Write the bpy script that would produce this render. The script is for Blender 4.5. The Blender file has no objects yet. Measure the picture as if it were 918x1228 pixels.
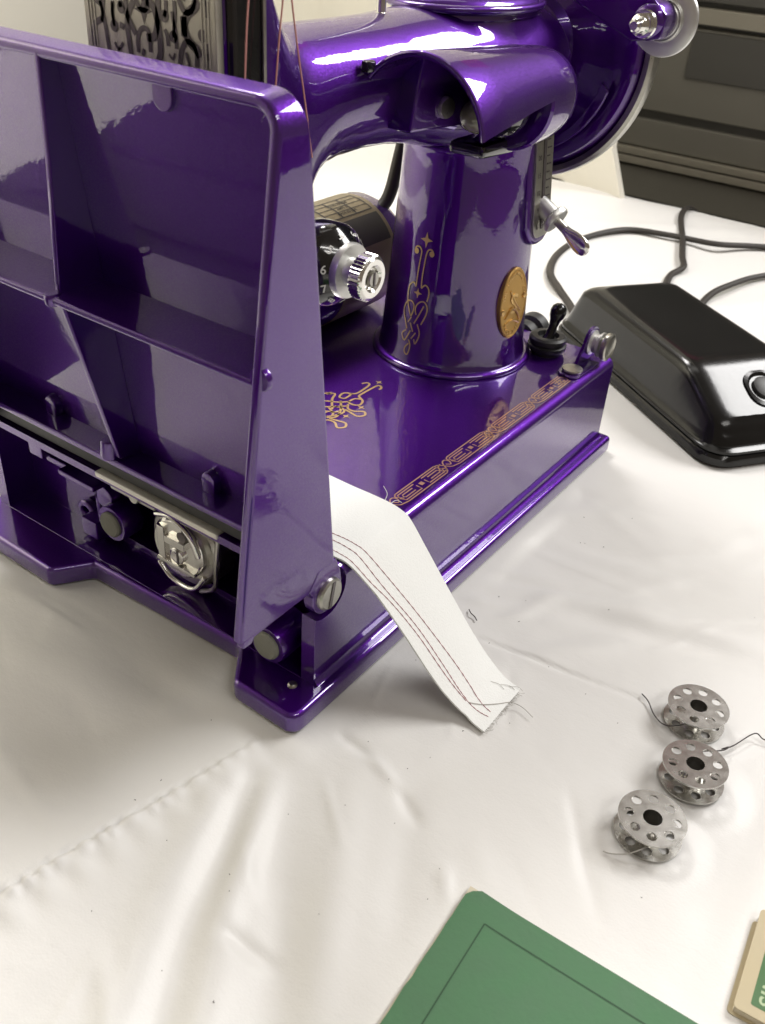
import bpy, bmesh, math, random
from mathutils import Vector, Matrix, noise
random.seed(4)
R = math.radians
S = 0.001                                   # everything is written in millimetres
sc = bpy.context.scene
C = sc.collection

# ------------------------------------------------------------------ camera
cam = bpy.data.cameras.new('camera'); co = bpy.data.objects.new('camera', cam); C.objects.link(co)
co.location = (-.1755, -.1385, .2337)
co.rotation_euler = (R(55.53), R(-3.47), R(-54.15))
cam.sensor_fit = 'HORIZONTAL'; cam.sensor_width = 36; cam.lens = 43.71
cam.clip_start = .01; cam.clip_end = 50
cam.dof.use_dof = True; cam.dof.focus_distance = .33; cam.dof.aperture_fstop = 38
sc.camera = co
# ------------------------------------------------------------------ light
w = bpy.data.worlds.new('World'); sc.world = w; w.use_nodes = True
bg = w.node_tree.nodes['Background']; bg.inputs[0].default_value = (1.0, .80, .62, 1); bg.inputs[1].default_value = .165
def area(name, loc, target, sx, sy, power, col, spread=180):
    l = bpy.data.lights.new(name, 'AREA'); l.shape = 'RECTANGLE'; l.size = sx; l.size_y = sy; l.energy = power; l.color = col; l.spread = R(spread)
    o = bpy.data.objects.new(name, l); C.objects.link(o); o.location = loc
    o.rotation_euler = (Vector(target) - Vector(loc)).to_track_quat('-Z', 'Y').to_euler()
    return o
area('ceiling_or_fill_lamp', (1.55, -.78, 1.62), (.0, 0, 0), 1.0, .74, 42, (1, .985, .97))
area('ceiling_or_fill_lamp', (-.25, -1.0, 1.5), (0, 0, 0), 1.1, .05, 3.6, (1, .97, .93))
area('ceiling_or_fill_lamp', (-.30, -1.25, 1.5), (0, 0, 0), 1.1, .05, 3.6, (1, .97, .93))
area('ceiling_or_fill_lamp', (.62, .95, 1.45), (.12, .05, 0), .5, .35, 5.5, (1, .97, .95), 110)  # fill light added from behind to brighten the bed top and arm
area('ceiling_or_fill_lamp', (.35, .35, 1.35), (.75, .75, .1), 1.0, .25, 1.2, (1, .975, .92), 100)  # added fill that lifts the backdrop
area('ceiling_or_fill_lamp', (-.6, 1.0, 1.7), (-.5, 1.5, .2), 1.4, .3, 30, (1, .97, .88), 90)  # extra light put in to brighten the rear wall
sc.view_settings.view_transform = 'Standard'; sc.view_settings.look = 'None'
sc.view_settings.exposure = 0.13; sc.view_settings.gamma = 1.0
sc.cycles.caustics_reflective = False; sc.cycles.caustics_refractive = False

# ------------------------------------------------------------------ materials
MATS = {}
def mat(name, col, rough=.5, metal=0, coat=0, coat_rough=.03, spec=.5, bump=0, bscale=400, var=0, vscale=60, sheen=0, flake=0, trans=0, aniso=0):
    m = bpy.data.materials.new(name); m.use_nodes = True; nt = m.node_tree; b = nt.nodes['Principled BSDF']
    b.inputs['Base Color'].default_value = (*col, 1); b.inputs['Roughness'].default_value = rough
    b.inputs['Metallic'].default_value = metal; b.inputs['Coat Weight'].default_value = coat
    b.inputs['Coat Roughness'].default_value = coat_rough; b.inputs['Specular IOR Level'].default_value = spec
    b.inputs['Sheen Weight'].default_value = sheen
    tc = nt.nodes.new('ShaderNodeTexCoord')
    if var:
        n = nt.nodes.new('ShaderNodeTexNoise'); n.inputs['Scale'].default_value = vscale; n.inputs['Detail'].default_value = 6
        nt.links.new(tc.outputs['Object'], n.inputs['Vector'])
        mx = nt.nodes.new('ShaderNodeMix'); mx.data_type = 'RGBA'
        mx.inputs[6].default_value = (*[c*(1-var) for c in col], 1); mx.inputs[7].default_value = (*[min(1, c*(1+var)) for c in col], 1)
        nt.links.new(n.outputs['Fac'], mx.inputs[0]); nt.links.new(mx.outputs[2], b.inputs['Base Color'])
        mr = nt.nodes.new('ShaderNodeMapRange'); mr.inputs[3].default_value = rough*.75; mr.inputs[4].default_value = min(1, rough*1.35)
        nt.links.new(n.outputs['Fac'], mr.inputs[0]); nt.links.new(mr.outputs[0], b.inputs['Roughness'])
    if flake:
        v = nt.nodes.new('ShaderNodeTexVoronoi'); v.inputs['Scale'].default_value = 2600
        nt.links.new(tc.outputs['Object'], v.inputs['Vector'])
        vm = nt.nodes.new('ShaderNodeVectorMath'); vm.operation = 'SUBTRACT'; vm.inputs[1].default_value = (.5, .5, .5)
        nt.links.new(v.outputs['Color'], vm.inputs[0])
        sc_ = nt.nodes.new('ShaderNodeVectorMath'); sc_.operation = 'SCALE'; sc_.inputs['Scale'].default_value = flake
        nt.links.new(vm.outputs[0], sc_.inputs[0])
        g = nt.nodes.new('ShaderNodeNewGeometry'); ad = nt.nodes.new('ShaderNodeVectorMath'); ad.operation = 'ADD'
        nt.links.new(g.outputs['Normal'], ad.inputs[0]); nt.links.new(sc_.outputs[0], ad.inputs[1])
        nn = nt.nodes.new('ShaderNodeVectorMath'); nn.operation = 'NORMALIZE'; nt.links.new(ad.outputs[0], nn.inputs[0])
        nt.links.new(nn.outputs[0], b.inputs['Normal'])
        n2 = nt.nodes.new('ShaderNodeTexNoise'); n2.inputs['Scale'].default_value = 90; n2.inputs['Detail'].default_value = 3
        nt.links.new(tc.outputs['Object'], n2.inputs['Vector'])
        bp = nt.nodes.new('ShaderNodeBump'); bp.inputs['Strength'].default_value = .12; bp.inputs['Distance'].default_value = .0006
        n3 = nt.nodes.new('ShaderNodeTexNoise'); n3.inputs['Scale'].default_value = 650; n3.inputs['Detail'].default_value = 2
        nt.links.new(tc.outputs['Object'], n3.inputs['Vector'])
        bq = nt.nodes.new('ShaderNodeBump'); bq.inputs['Strength'].default_value = .07; bq.inputs['Distance'].default_value = .00012
        nt.links.new(n3.outputs['Fac'], bq.inputs['Height'])
        nt.links.new(n2.outputs['Fac'], bp.inputs['Height']); nt.links.new(bq.outputs[0], bp.inputs['Normal']); nt.links.new(bp.outputs[0], b.inputs['Coat Normal'])
        n4 = nt.nodes.new('ShaderNodeTexNoise'); n4.inputs['Scale'].default_value = 42; n4.inputs['Detail'].default_value = 8; n4.inputs['Roughness'].default_value = .7
        nt.links.new(tc.outputs['Object'], n4.inputs['Vector'])
        m4 = nt.nodes.new('ShaderNodeMapRange'); m4.inputs[1].default_value = .45; m4.inputs[2].default_value = .75; m4.inputs[3].default_value = coat_rough; m4.inputs[4].default_value = coat_rough+.10
        nt.links.new(n4.outputs['Fac'], m4.inputs[0]); nt.links.new(m4.outputs[0], b.inputs['Coat Roughness'])
    if bump:
        n = nt.nodes.new('ShaderNodeTexNoise'); n.inputs['Scale'].default_value = bscale; n.inputs['Detail'].default_value = 4
        nt.links.new(tc.outputs['Object'], n.inputs['Vector'])
        bp = nt.nodes.new('ShaderNodeBump'); bp.inputs['Strength'].default_value = bump; bp.inputs['Distance'].default_value = .0004
        nt.links.new(n.outputs['Fac'], bp.inputs['Height']); nt.links.new(bp.outputs[0], b.inputs['Normal'])
    MATS[name] = m
    return m
paint = mat('purple_metallic_paint', (.062, .001, .200), .42, .88, 1, .015, flake=.10)
paint.node_tree.nodes['Principled BSDF'].inputs['Coat IOR'].default_value = 1.78
bright_plate = mat('bright_plate', (.78, .76, .70), .45, .45, var=.05, vscale=300)
bobbin_steel = mat('bobbin_steel', (.56, .55, .52), .24, 1, var=.06, vscale=300)
chrome = mat('chrome', (.78, .77, .74), .16, 1, var=.06, vscale=250)
nickel = mat('worn_nickel', (.43, .42, .38), .30, 1, var=.16, vscale=420, bump=.12, bscale=900)
satin_steel = mat('satin_steel', (.66, .66, .64), .42, 1, var=.08, vscale=500)
plate_metal = mat('engraved_plate_metal', (.52, .50, .44), .42, .6, var=.10, vscale=300)
engrave = mat('engraving', (.13, .115, .12), .34, .7)
black_paint = mat('black_lacquer', (.008, .008, .009), .12, 0, .6, var=.2)
bakelite = mat('black_bakelite', (.008, .008, .008), .16, 0, 0, .12, spec=.42, var=.45, vscale=35, bump=.10, bscale=240)
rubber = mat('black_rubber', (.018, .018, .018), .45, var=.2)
cable = mat('brown_black_cable', (.026, .021, .017), .5, var=.25, vscale=200)
gold = mat('gold_print', (.62, .42, .20), .36, .55, coat=.6)
rose = mat('faded_gold_print', (.50, .27, .20), .42, .35, coat=.6)
brass = mat('antique_brass', (.50, .31, .10), .40, .8, var=.14, vscale=300)
brass_hi = mat('rubbed_brass', (.66, .45, .19), .34, .9)
label_gold = mat('label_brass', (.32, .27, .18), .45, .6)
print_dark = mat('label_print', (.06, .055, .05), .5)
white_ink = mat('white_ink', (.82, .82, .80), .5)
felt = mat('grey_felt', (.20, .20, .17), .75, bump=.4, bscale=900, var=.15, vscale=500)
cotton = mat('white_cotton_twill', (.86, .87, .85), .8, sheen=.2, bump=.35, bscale=1500, var=.02)
thread_m = mat('mauve_thread', (.42, .15, .18), .7)
pink_thread = mat('pink_thread', (.62, .28, .26), .6)
dark_thread = mat('dark_thread', (.05, .04, .04), .7)
grey_thread = mat('pale_thread', (.45, .43, .40), .7)
lamp_white = mat('reflector_enamel', (.55, .52, .42), .35)
green = mat('green_card', (.070, .175, .085), .66, var=.16, vscale=120, bump=.25, bscale=500)
green_line = mat('dark_green_ink', (.018, .065, .025), .6)
cream = mat('aged_cream_card', (.50, .43, .28), .65, var=.07, vscale=80)
paper = mat('paper_pages', (.62, .56, .44), .8)
dk_green = mat('olive_green_ink', (.06, .15, .05), .6, var=.1)
pale_ink = mat('pale_green_ink', (.42, .52, .32), .6)
wall_m = mat('backdrop_cloth', (.82, .79, .70), .85, var=.02, vscale=8)
cab_a = mat('cabinet_dark', (.105, .102, .090), .45, var=.15, vscale=6)
cab_b = mat('cabinet_grey', (.23, .22, .185), .5, var=.15, vscale=6)
cab_c = mat('cabinet_trim', (.36, .335, .27), .45, var=.1, vscale=8)
floor_m = mat('dark_floor', (.05, .045, .04), .6, var=.3, vscale=4)
tray_m = mat('added_tray_black', (.012, .012, .013), .6, bump=.3)
pink_m = mat('pink_cloth', (.65, .10, .30), .8)

# satin tablecloth: glossy weave
cloth_m = mat('white_satin', (.735, .725, .705), .44, sheen=.2, spec=.42)
nt = cloth_m.node_tree; b = nt.nodes['Principled BSDF']
tc = nt.nodes.new('ShaderNodeTexCoord'); n = nt.nodes.new('ShaderNodeTexNoise'); n.inputs['Scale'].default_value = 28; n.inputs['Detail'].default_value = 7; n.inputs['Roughness'].default_value = .6
mp = nt.nodes.new('ShaderNodeMapping'); mp.inputs['Scale'].default_value = (1.0, .55, 1); mp.inputs['Rotation'].default_value = (0, 0, .6)
nt.links.new(tc.outputs['Object'], mp.inputs[0]); nt.links.new(mp.outputs[0], n.inputs['Vector'])
wv = nt.nodes.new('ShaderNodeTexNoise'); wv.inputs['Scale'].default_value = 1500; nt.links.new(tc.outputs['Object'], wv.inputs['Vector'])
b1 = nt.nodes.new('ShaderNodeBump'); b1.inputs['Strength'].default_value = .35; b1.inputs['Distance'].default_value = .0018; nt.links.new(n.outputs['Fac'], b1.inputs['Height'])
b2 = nt.nodes.new('ShaderNodeBump'); b2.inputs['Strength'].default_value = .22; b2.inputs['Distance'].default_value = .0002; nt.links.new(wv.outputs['Fac'], b2.inputs['Height'])
nt.links.new(b1.outputs[0], b2.inputs['Normal']); nt.links.new(b2.outputs[0], b.inputs['Normal'])

# ------------------------------------------------------------------ helpers
WL = {}
def empty(name, loc, label, cat, group=None):
    o = bpy.data.objects.new(name, None); C.objects.link(o); o.location = Vector(loc)*S; o.empty_display_size = .01
    WL[o.name] = Vector(loc)*S; o['label'] = label; o['category'] = cat
    if group: o['group'] = group
    return o
def link(name, me, m, parent=None, angle=38, wn=False):
    if m: me.materials.clear(); me.materials.append(m)
    if angle: 
        me.shade_smooth()
        me.set_sharp_from_angle(angle=R(angle))
    o = bpy.data.objects.new(name, me); C.objects.link(o)
    if wn: md = o.modifiers.new('weighted', 'WEIGHTED_NORMAL'); md.keep_sharp = True; md.weight = 90
    WL[o.name] = Vector((0, 0, 0))
    if parent:
        o.parent = parent; o.location = -WL[parent.name]
    return o
def obj(name, bm, m, parent=None, bevel=0, seg=2, angle=38, wn=False):
    bmesh.ops.recalc_face_normals(bm, faces=bm.faces)
    if bevel:
        es = [e for e in bm.edges if len(e.link_faces) == 2 and e.calc_face_angle(0) > R(32)]
        bmesh.ops.bevel(bm, geom=es, offset=bevel, segments=seg, profile=.5, affect='EDGES', clamp_overlap=True)
    for v in bm.verts: v.co *= S
    me = bpy.data.meshes.new(name); bm.to_mesh(me); bm.free()
    return link(name, me, m, parent, angle, bool(bevel) or wn)
def tag(o, label, cat=None, group=None, kind=None):
    o['label'] = label
    if cat: o['category'] = cat
    if group: o['group'] = group
    if kind: o['kind'] = kind
    return o
def B(): return bmesh.new()
def box(bm, x0, x1, y0, y1, z0, z1, M=None):
    c = [(x0,y0,z0),(x1,y0,z0),(x1,y1,z0),(x0,y1,z0),(x0,y0,z1),(x1,y0,z1),(x1,y1,z1),(x0,y1,z1)]
    v = [bm.verts.new(M @ Vector(p) if M else p) for p in c]
    for f in ((0,3,2,1),(4,5,6,7),(0,1,5,4),(1,2,6,5),(2,3,7,6),(3,0,4,7)): bm.faces.new([v[i] for i in f])
    return bm
def prism(bm, poly, ax, a0, a1, M=None):
    def P(p, a):
        q = {'x': (a, p[0], p[1]), 'y': (p[0], a, p[1]), 'z': (p[0], p[1], a)}[ax]
        return M @ Vector(q) if M else Vector(q)
    v0 = [bm.verts.new(P(p, a0)) for p in poly]; v1 = [bm.verts.new(P(p, a1)) for p in poly]
    n = len(poly); bm.faces.new(v0); bm.faces.new(v1[::-1])
    for i in range(n): bm.faces.new([v0[i], v0[(i+1) % n], v1[(i+1) % n], v1[i]])
    return bm
def frame(d):
    d = Vector(d).normalized(); a = Vector((0, 0, 1)) if abs(d.z) < .9 else Vector((1, 0, 0))
    u = d.cross(a).normalized(); return u, d.cross(u).normalized(), d
def loft(bm, rings, cap=True, close=False):
    vs = [[bm.verts.new(p) for p in r] for r in rings]; n = len(rings[0])
    pr = list(zip(vs, vs[1:])) + ([(vs[-1], vs[0])] if close else [])
    for a, b_ in pr:
        for i in range(n): bm.faces.new([a[i], a[(i+1) % n], b_[(i+1) % n], b_[i]])
    if cap and not close: bm.faces.new(vs[0][::-1]); bm.faces.new(vs[-1])
    return bm
def lathe(bm, prof, o, d, n=40):
    """prof: (radius, height along d); a radius of 0 closes the end"""
    u, v, d = frame(d); o = Vector(o); rings = []
    for r, h in prof:
        rings.append([bm.verts.new(o + d*h)] if r == 0 else [bm.verts.new(o + d*h + (u*math.cos(t) + v*math.sin(t))*r) for t in [2*math.pi*k/n for k in range(n)]])
    for a, b_ in zip(rings, rings[1:]):
        for i in range(n):
            j = (i+1) % n
            q = [a[0], b_[j], b_[i]] if len(a) == 1 else ([a[i], a[j], b_[0]] if len(b_) == 1 else [a[i], a[j], b_[j], b_[i]])
            if len(a) == 1 and len(b_) == 1: break
            bm.faces.new(q)
    return bm
def smooth_pts(pts, k=6):
    P = [Vector(p) for p in pts]; P = [P[0]*2-P[1]] + P + [P[-1]*2-P[-2]]; out = []
    for i in range(1, len(P)-2):
        for j in range(k):
            t = j/k; a, b_, c, d = P[i-1:i+3]
            out.append(.5*((2*b_) + (c-a)*t + (2*a-5*b_+4*c-d)*t*t + (3*b_-a-3*c+d)*t**3))
    return out + [P[-2]]
def tube(bm, pts, r, n=10, k=6, flat=1.0):
    P = smooth_pts(pts, k) if k else [Vector(p) for p in pts]; rings = []; u = None
    for i, p in enumerate(P):
        d = (P[min(i+1, len(P)-1)] - P[max(i-1, 0)]).normalized()
        if u is None: u, v, _ = frame(d)
        u = (u - d*u.dot(d)).normalized(); v = d.cross(u)
        rr = r[0] + (r[1]-r[0])*i/(len(P)-1) if isinstance(r, tuple) else r
        rings.append([p + (u*math.cos(t) + v*math.sin(t)*flat)*rr for t in [2*math.pi*j/n for j in range(n)]])
    return loft(bm, rings)
def sell(cx, cy, a, b_, n=2.0, N=48):
    out = []
    for k in range(N):
        t = 2*math.pi*k/N; c, s_ = math.cos(t), math.sin(t)
        out.append((cx + a*abs(c)**(2/n)*(1 if c >= 0 else -1), cy + b_*abs(s_)**(2/n)*(1 if s_ >= 0 else -1)))
    return out
def rrect(x0, x1, y0, y1, r, k=5):
    out = []
    for cx, cy, a in ((x1-r, y0+r, -90), (x1-r, y1-r, 0), (x0+r, y1-r, 90), (x0+r, y0+r, 180)):
        for j in range(k+1):
            t = R(a + 90*j/k); out.append((cx + r*math.cos(t), cy + r*math.sin(t)))
    return out
def stroke(bm, pts, w, F, k=5):
    """flat printed line through 2-D points, laid on the surface F(u, v)"""
    P = [Vector((*p, 0)) for p in pts]
    if k and len(P) > 2: P = smooth_pts(P, k)
    L, Q = [], []
    for i, p in enumerate(P):
        d = (P[min(i+1, len(P)-1)] - P[max(i-1, 0)])
        if d.length < 1e-9: d = Vector((1, 0, 0))
        d.normalize(); nn = Vector((-d.y, d.x, 0))*w/2
        L.append(bm.verts.new(F(*(p+nn)[:2]))); Q.append(bm.verts.new(F(*(p-nn)[:2])))
    for i in range(len(P)-1): bm.faces.new([L[i], L[i+1], Q[i+1], Q[i]])
def blob(bm, c, r, F, star=False):
    N = 16
    if star: pts = [(c[0]+math.cos(math.pi*k/4)*(r if k % 2 == 0 else r*.33), c[1]+math.sin(math.pi*k/4)*(r if k % 2 == 0 else r*.33)) for k in range(8)]
    else: pts = [(c[0]+math.cos(2*math.pi*k/N)*r, c[1]+math.sin(2*math.pi*k/N)*r) for k in range(N)]
    bm.faces.new([bm.verts.new(F(*p)) for p in pts])
def text(name, s, size, M, m, parent, ext=.15, kind=None):
    cu = bpy.data.curves.new(name, 'FONT'); cu.body = s; cu.size = size; cu.extrude = ext; cu.align_x = 'CENTER'; cu.align_y = 'CENTER'; cu.resolution_u = 3
    cu.offset = size*.008
    t = bpy.data.objects.new('tmp', cu); C.objects.link(t)
    dg = bpy.context.evaluated_depsgraph_get(); me = bpy.data.meshes.new_from_object(t.evaluated_get(dg))
    bpy.data.objects.remove(t); bpy.data.curves.remove(cu)
    me.transform(Matrix.Scale(S, 4) @ M); me.name = name
    return link(name, me, m, parent, 0)
def axes(o, x, y, z):
    return Matrix(((x[0], y[0], z[0], o[0]), (x[1], y[1], z[1], o[1]), (x[2], y[2], z[2], o[2]), (0, 0, 0, 1)))
def apply_mods(o, mods):
    for typ, kw in mods:
        md = o.modifiers.new(typ, typ)
        for k_, v_ in kw.items(): setattr(md, k_, v_)
    dg = bpy.context.evaluated_depsgraph_get(); me = bpy.data.meshes.new_from_object(o.evaluated_get(dg))
    o.modifiers.clear(); me.name = o.name; o.data = me
    return me
def cut(o, bms):
    for bm in bms:
        bmesh.ops.recalc_face_normals(bm, faces=bm.faces)
        for v in bm.verts: v.co *= S
        me = bpy.data.meshes.new('cut'); bm.to_mesh(me); bm.free(); c = bpy.data.objects.new('cut', me); C.objects.link(c)
        c.location = (0, 0, 0); c.parent = o.parent; c.location = o.location
        apply_mods(o, [('BOOLEAN', dict(operation='DIFFERENCE', object=c, solver='EXACT'))])
        bpy.data.objects.remove(c)

# stroke coordinates of the printed and engraved scrolls (angle/height on the pillar, x/y on the bed, y/z on the face plate)
D = {"PIL":[[[3.0456,103.41],[3.0114,103.13],[3.0,104.11],[3.0207,105.36],[3.0723,105.43],[3.106,104.23],[3.1086,102.79],[3.096,98.51],[3.086,93.44],[3.0852,88.88]],[[3.2524,103.1],[3.2738,103.15],[3.2914,104.33],[3.2601,105.43],[3.217,105.15],[3.1893,103.15],[3.174,98.13],[3.1647,93.08],[3.1693,88.58]],[[3.0842,88.37],[3.0575,89.65],[3.0258,89.88],[2.9789,88.41],[2.9601,85.67],[2.9717,81.12],[3.0097,77.85],[3.0507,75.11],[3.0835,77.53],[3.086,80.16],[3.0445,81.58],[2.9921,81.43],[2.9451,79.8],[2.9214,76.39],[2.9571,73.07],[3.0109,68.85]],[[3.1705,88.34],[3.2023,89.61],[3.2362,90.12],[3.28,88.93],[3.295,86.51],[3.2784,83.23]],[[3.1384,76.22],[3.1153,78.35],[3.1292,80.56],[3.1781,82.33],[3.2399,82.78],[3.291,80.85],[3.2872,77.47],[3.2275,72.54]],[[3.2415,80.99],[3.1833,76.61],[3.1178,72.07]],[[3.0663,74.74],[3.0178,71.86]],[[3.0584,72.01],[3.1149,68.33]],[[3.1734,72.33],[3.2223,67.99],[3.1736,63.25],[3.1469,65.15]],[[3.0996,64.94],[3.1622,68.24]],[[3.0024,68.21],[2.9365,65.85],[2.9938,63.25],[3.0748,68.45]],[[3.0631,64.29],[3.0984,61.68],[3.0723,57.45],[3.0188,58.07],[3.0191,60.27],[3.071,62.48]]],"PILSTAR":[[3.1658,109.03],[3.1242,85.91]],"PILDOT":[[3.0241,103.43],[3.2712,103.71]],"BED":[[[120.6,72.9],[122.8,71.7],[122.1,69.9],[118.0,69.2],[111.4,69.2],[108.5,73.2],[104.3,72.5],[105.1,69.9],[110.3,70.4]],[[121.1,64.0],[122.8,64.1],[124.2,65.6],[122.6,66.9],[112.5,67.1],[110.0,66.3],[108.1,63.1],[104.5,61.8],[102.7,63.9],[103.2,66.7],[107.2,66.7],[108.7,64.3]],[[101.2,80.3],[103.8,78.0],[105.1,75.5],[100.4,73.3],[93.6,67.9]],[[101.9,69.9],[95.5,64.9],[89.9,62.8],[87.1,64.7],[87.3,69.0]],[[96.3,76.3],[98.0,73.8],[100.4,69.8],[104.2,66.5]],[[92.4,73.1],[94.1,70.7],[100.3,64.8]],[[101.6,65.8],[98.5,63.4],[98.5,60.0],[100.9,57.0],[98.6,54.9],[95.9,56.7],[96.5,60.5],[97.1,64.0]],[[89.8,70.4],[91.2,68.0],[92.2,66.1],[89.6,64.7]]],"BEDSTAR":[[103.0,60.0],[92.8,60.1],[126.7,68.1],[104.0,77.8]],"FACE":[[[[85.6,201.5],[85.0,199.1],[84.5,196.3],[84.1,193.4],[83.7,189.9]],1.3802622498274673],[[[85.3,197.3],[88.3,195.9],[89.6,193.6],[89.3,190.0]],1.5182884748102141],[[[80.6,202.0],[81.1,199.2],[80.8,196.3]],1.1042097998619738],[[[77.9,202.3],[77.5,200.8]],1.6563146997929605],[[[72.4,202.9],[74.5,200.3],[75.6,197.4],[75.4,193.3],[74.8,189.6]],1.7943409247757074],[[[68.4,203.3],[65.4,202.5],[64.1,199.5],[63.5,196.0],[63.6,191.9],[64.5,189.7]],2.070393374741201],[[[72.0,190.8],[71.9,194.1],[70.6,196.3],[68.9,196.9],[67.4,195.9],[67.3,191.4]],1.3802622498274673],[[[60.5,204.2],[60.7,201.9],[61.4,200.4]],1.2422360248447204],[[[57.5,204.5],[57.6,200.7],[58.4,196.0]],1.2422360248447204],[[[54.4,196.7],[54.1,200.3],[52.4,202.4],[50.2,203.8],[49.2,205.4]],2.346445824706694],[[[46.2,205.7],[46.5,201.9]],0.966183574879227],[[[56.5,190.0],[55.9,192.9],[53.9,195.6],[51.4,195.1],[50.3,192.9],[50.5,190.1]],1.5182884748102141],[[[54.1,193.2],[53.3,190.9],[53.1,190.1]],0.966183574879227],[[[46.7,193.8],[46.9,190.4]],0.966183574879227],[[[81.2,192.1],[79.8,190.6],[77.8,192.4]],0.8281573498964803],[[[80.2,189.7],[79.3,191.1]],0.8281573498964803],[[[60.4,191.9],[59.1,190.9],[58.2,192.4]],0.6901311249137336],[[[70.4,190.2],[69.8,191.9]],1.1042097998619738]],"FACESTAR":[[69.0,201.1]],"FACEDOT":[[80.8,196.1],[77.5,200.8],[61.3,200.6],[58.4,196.2],[48.1,197.7]]}

# ================================================================== SETTING
tt = obj('table_top', box(B(), -420, 694, -520, 640, -36, -10), cab_c, bevel=2); tt['kind'] = 'structure'
fl = B(); v = [fl.verts.new(p) for p in ((-4000, -4000, -740), (4000, -4000, -740), (4000, 4000, -740), (-4000, 4000, -740))]; fl.faces.new(v)
fl = obj('floor', fl, floor_m, angle=0); fl['kind'] = 'structure'

# ---- tablecloth: one draped sheet with folds
def seg_d(x, y, ax, ay, bx, by):
    dx, dy = bx-ax, by-ay; L2 = dx*dx+dy*dy; t = ((x-ax)*dx+(y-ay)*dy)/L2; tc_ = max(0, min(1, t))
    L = math.sqrt(L2); side = ((x-ax)*dy-(y-ay)*dx)/L
    return math.hypot(x-ax-tc_*dx, y-ay-tc_*dy), side, tc_, t*L
FOLDS = [  # ax, ay, bx, by, height, width (millimetres)
 (66,-26,72,-72,-.9,.9), (72,-72,84,-140,-.7,1.0), (60,-24,66,-26,-.5,.8),
 (-30,5,-84,-13,1.5,6), (-80,-12,-150,-52,1.8,7), (-34,-4,-90,-28,-1.5,4.5), (-88,-28,-150,-62,-1.7,5),
 (-31,-9,-80,-33,2.0,4.6), (-76,-31,-150,-80,2.0,6), (-30,-18,-87,-55,-1.2,7), (-60,-40,-130,-90,-1.6,7), (-14,-28,-82,-68,1.1,6), (-4,-44,-60,-76,-.8,6),
 (-78,-33,-76,-50,-1.0,2.2), (-4,-14,-5,-28,-.8,2.0), (-5,-28,-9,-40,.8,2.2), (-11,-44,-17,-55,-.9,2.2), (-26,-70,-40,-82,1.6,2.4),
 (104,-16,134,-114,1.5,8), (100,-10,122,-60,-.9,4), (130,0,178,-104,-1.3,8), (150,6,200,-60,1.4,9), (102,-48,122,-120,-1.1,6), (176,14,230,-60,-1.3,10), (205,-30,208,-100,1.4,8),
 (64,-42,98,-70,1.0,6), (92,-8,206,-6,.9,5), (140,-10,150,-90,.7,5), (84,-30,110,-38,.6,4),
 (-27,134,-6,62,1.4,12), (-50,104,-30,44,1.8,12), (-74,90,-50,30,-1.6,12), (-30,60,-20,30,-1.0,8),
 (340,120,520,60,2.4,14), (400,150,600,160,2.6,16), (300,150,430,250,2.6,18), (480,20,650,90,-2,16), (420,40,560,-40,2.2,12), (560,180,660,60,2.2,14), (260,60,330,170,1.8,14),
]
rw = random.Random(31)
for k in range(120):                       # many small soft wrinkles
    x, y = rw.uniform(-120, 330), rw.uniform(-150, 150)
    if x < 0 and y > -5: a_ = rw.gauss(1.9, .4)
    elif x < 60: a_ = rw.gauss(3.7, .35)
    else: a_ = rw.gauss(-.95, .45)
    L_ = rw.uniform(12, 55)*(1.6 if x > 150 else 1)
    FOLDS.append((x, y, x+L_*math.cos(a_), y+L_*math.sin(a_), rw.choice((-1, 1, 1))*rw.uniform(.12, .5), rw.uniform(1.3, 4.2)*(1.5 if x > 150 else 1)))
import numpy as np
def folds_np(X, Y):
    Z = np.zeros_like(X)
    for ax, ay, bx, by, hh, ww in FOLDS:
        dx, dy = bx-ax, by-ay; t = np.clip(((X-ax)*dx+(Y-ay)*dy)/(dx*dx+dy*dy), 0, 1)
        d2 = (X-ax-t*dx)**2+(Y-ay-t*dy)**2
        Z += 1.3*hh*np.exp(-d2/ww**2)*np.maximum(0, np.sin(np.pi*np.minimum(1, t*.9+.05)))**.6
    return Z
def cloth_h(x, y, h=None):
    if h is None: h = float(folds_np(np.array([x]), np.array([y]))[0])
    d, s_, t, l = seg_d(x, y, -118, 23.5, -17, 3.5)          # puckered seam running out from the machine's foot
    if d < 22:
        puck = .5+.5*math.sin(l*1.15+1.2*math.sin(l*.31)+noise.noise((l*.12,0,0))*2)
        amp = 1.6*(.3+.7*(1-t))
        h += amp*(1.1*puck*math.exp(-((s_-1.2)/2.2)**2) - 1.0*math.exp(-((s_+.6)/.8)**2)) + (.8*amp*math.exp(-max(0, s_)/9.) if s_ > 0 else 0)
        if s_ > 0: h += .35*amp*math.sin(l*.62+1)*math.exp(-((s_-7)/5)**2)
    n1 = noise.noise((x*.011, y*.017, 0))*1.5 + noise.noise((x*.034+5, y*.030, 3))*.55 + noise.noise((x*.09, y*.08, 7))*.14
    return h + n1
def keep(x, y):   # the cloth is pressed flat where things stand on it
    k = 1e9
    for x0, x1, y0, y1 in ((-17, 230, -6, 174),): k = min(k, math.hypot(max(x0-x, 0, x-x1), max(y0-y, 0, y-y1)))
    for bx_, by_ in BOB: k = min(k, max(0, math.hypot(x-bx_, y-by_)-11))
    k = min(k, math.hypot(max(-140-x, 0, x+27), max(-260-y, 0, y+79)), math.hypot(max(-15-x, 0, x-90), max(-260-y, 0, y+147)))
    k = min(k, max(0, math.hypot(max(190-x, 0, x-372), 0)+max(0, -80-y, y-95)))
    return k
BOB = [(76.4, -106.3), (50.6, -114.8), (22.7, -111.6)]
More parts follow.
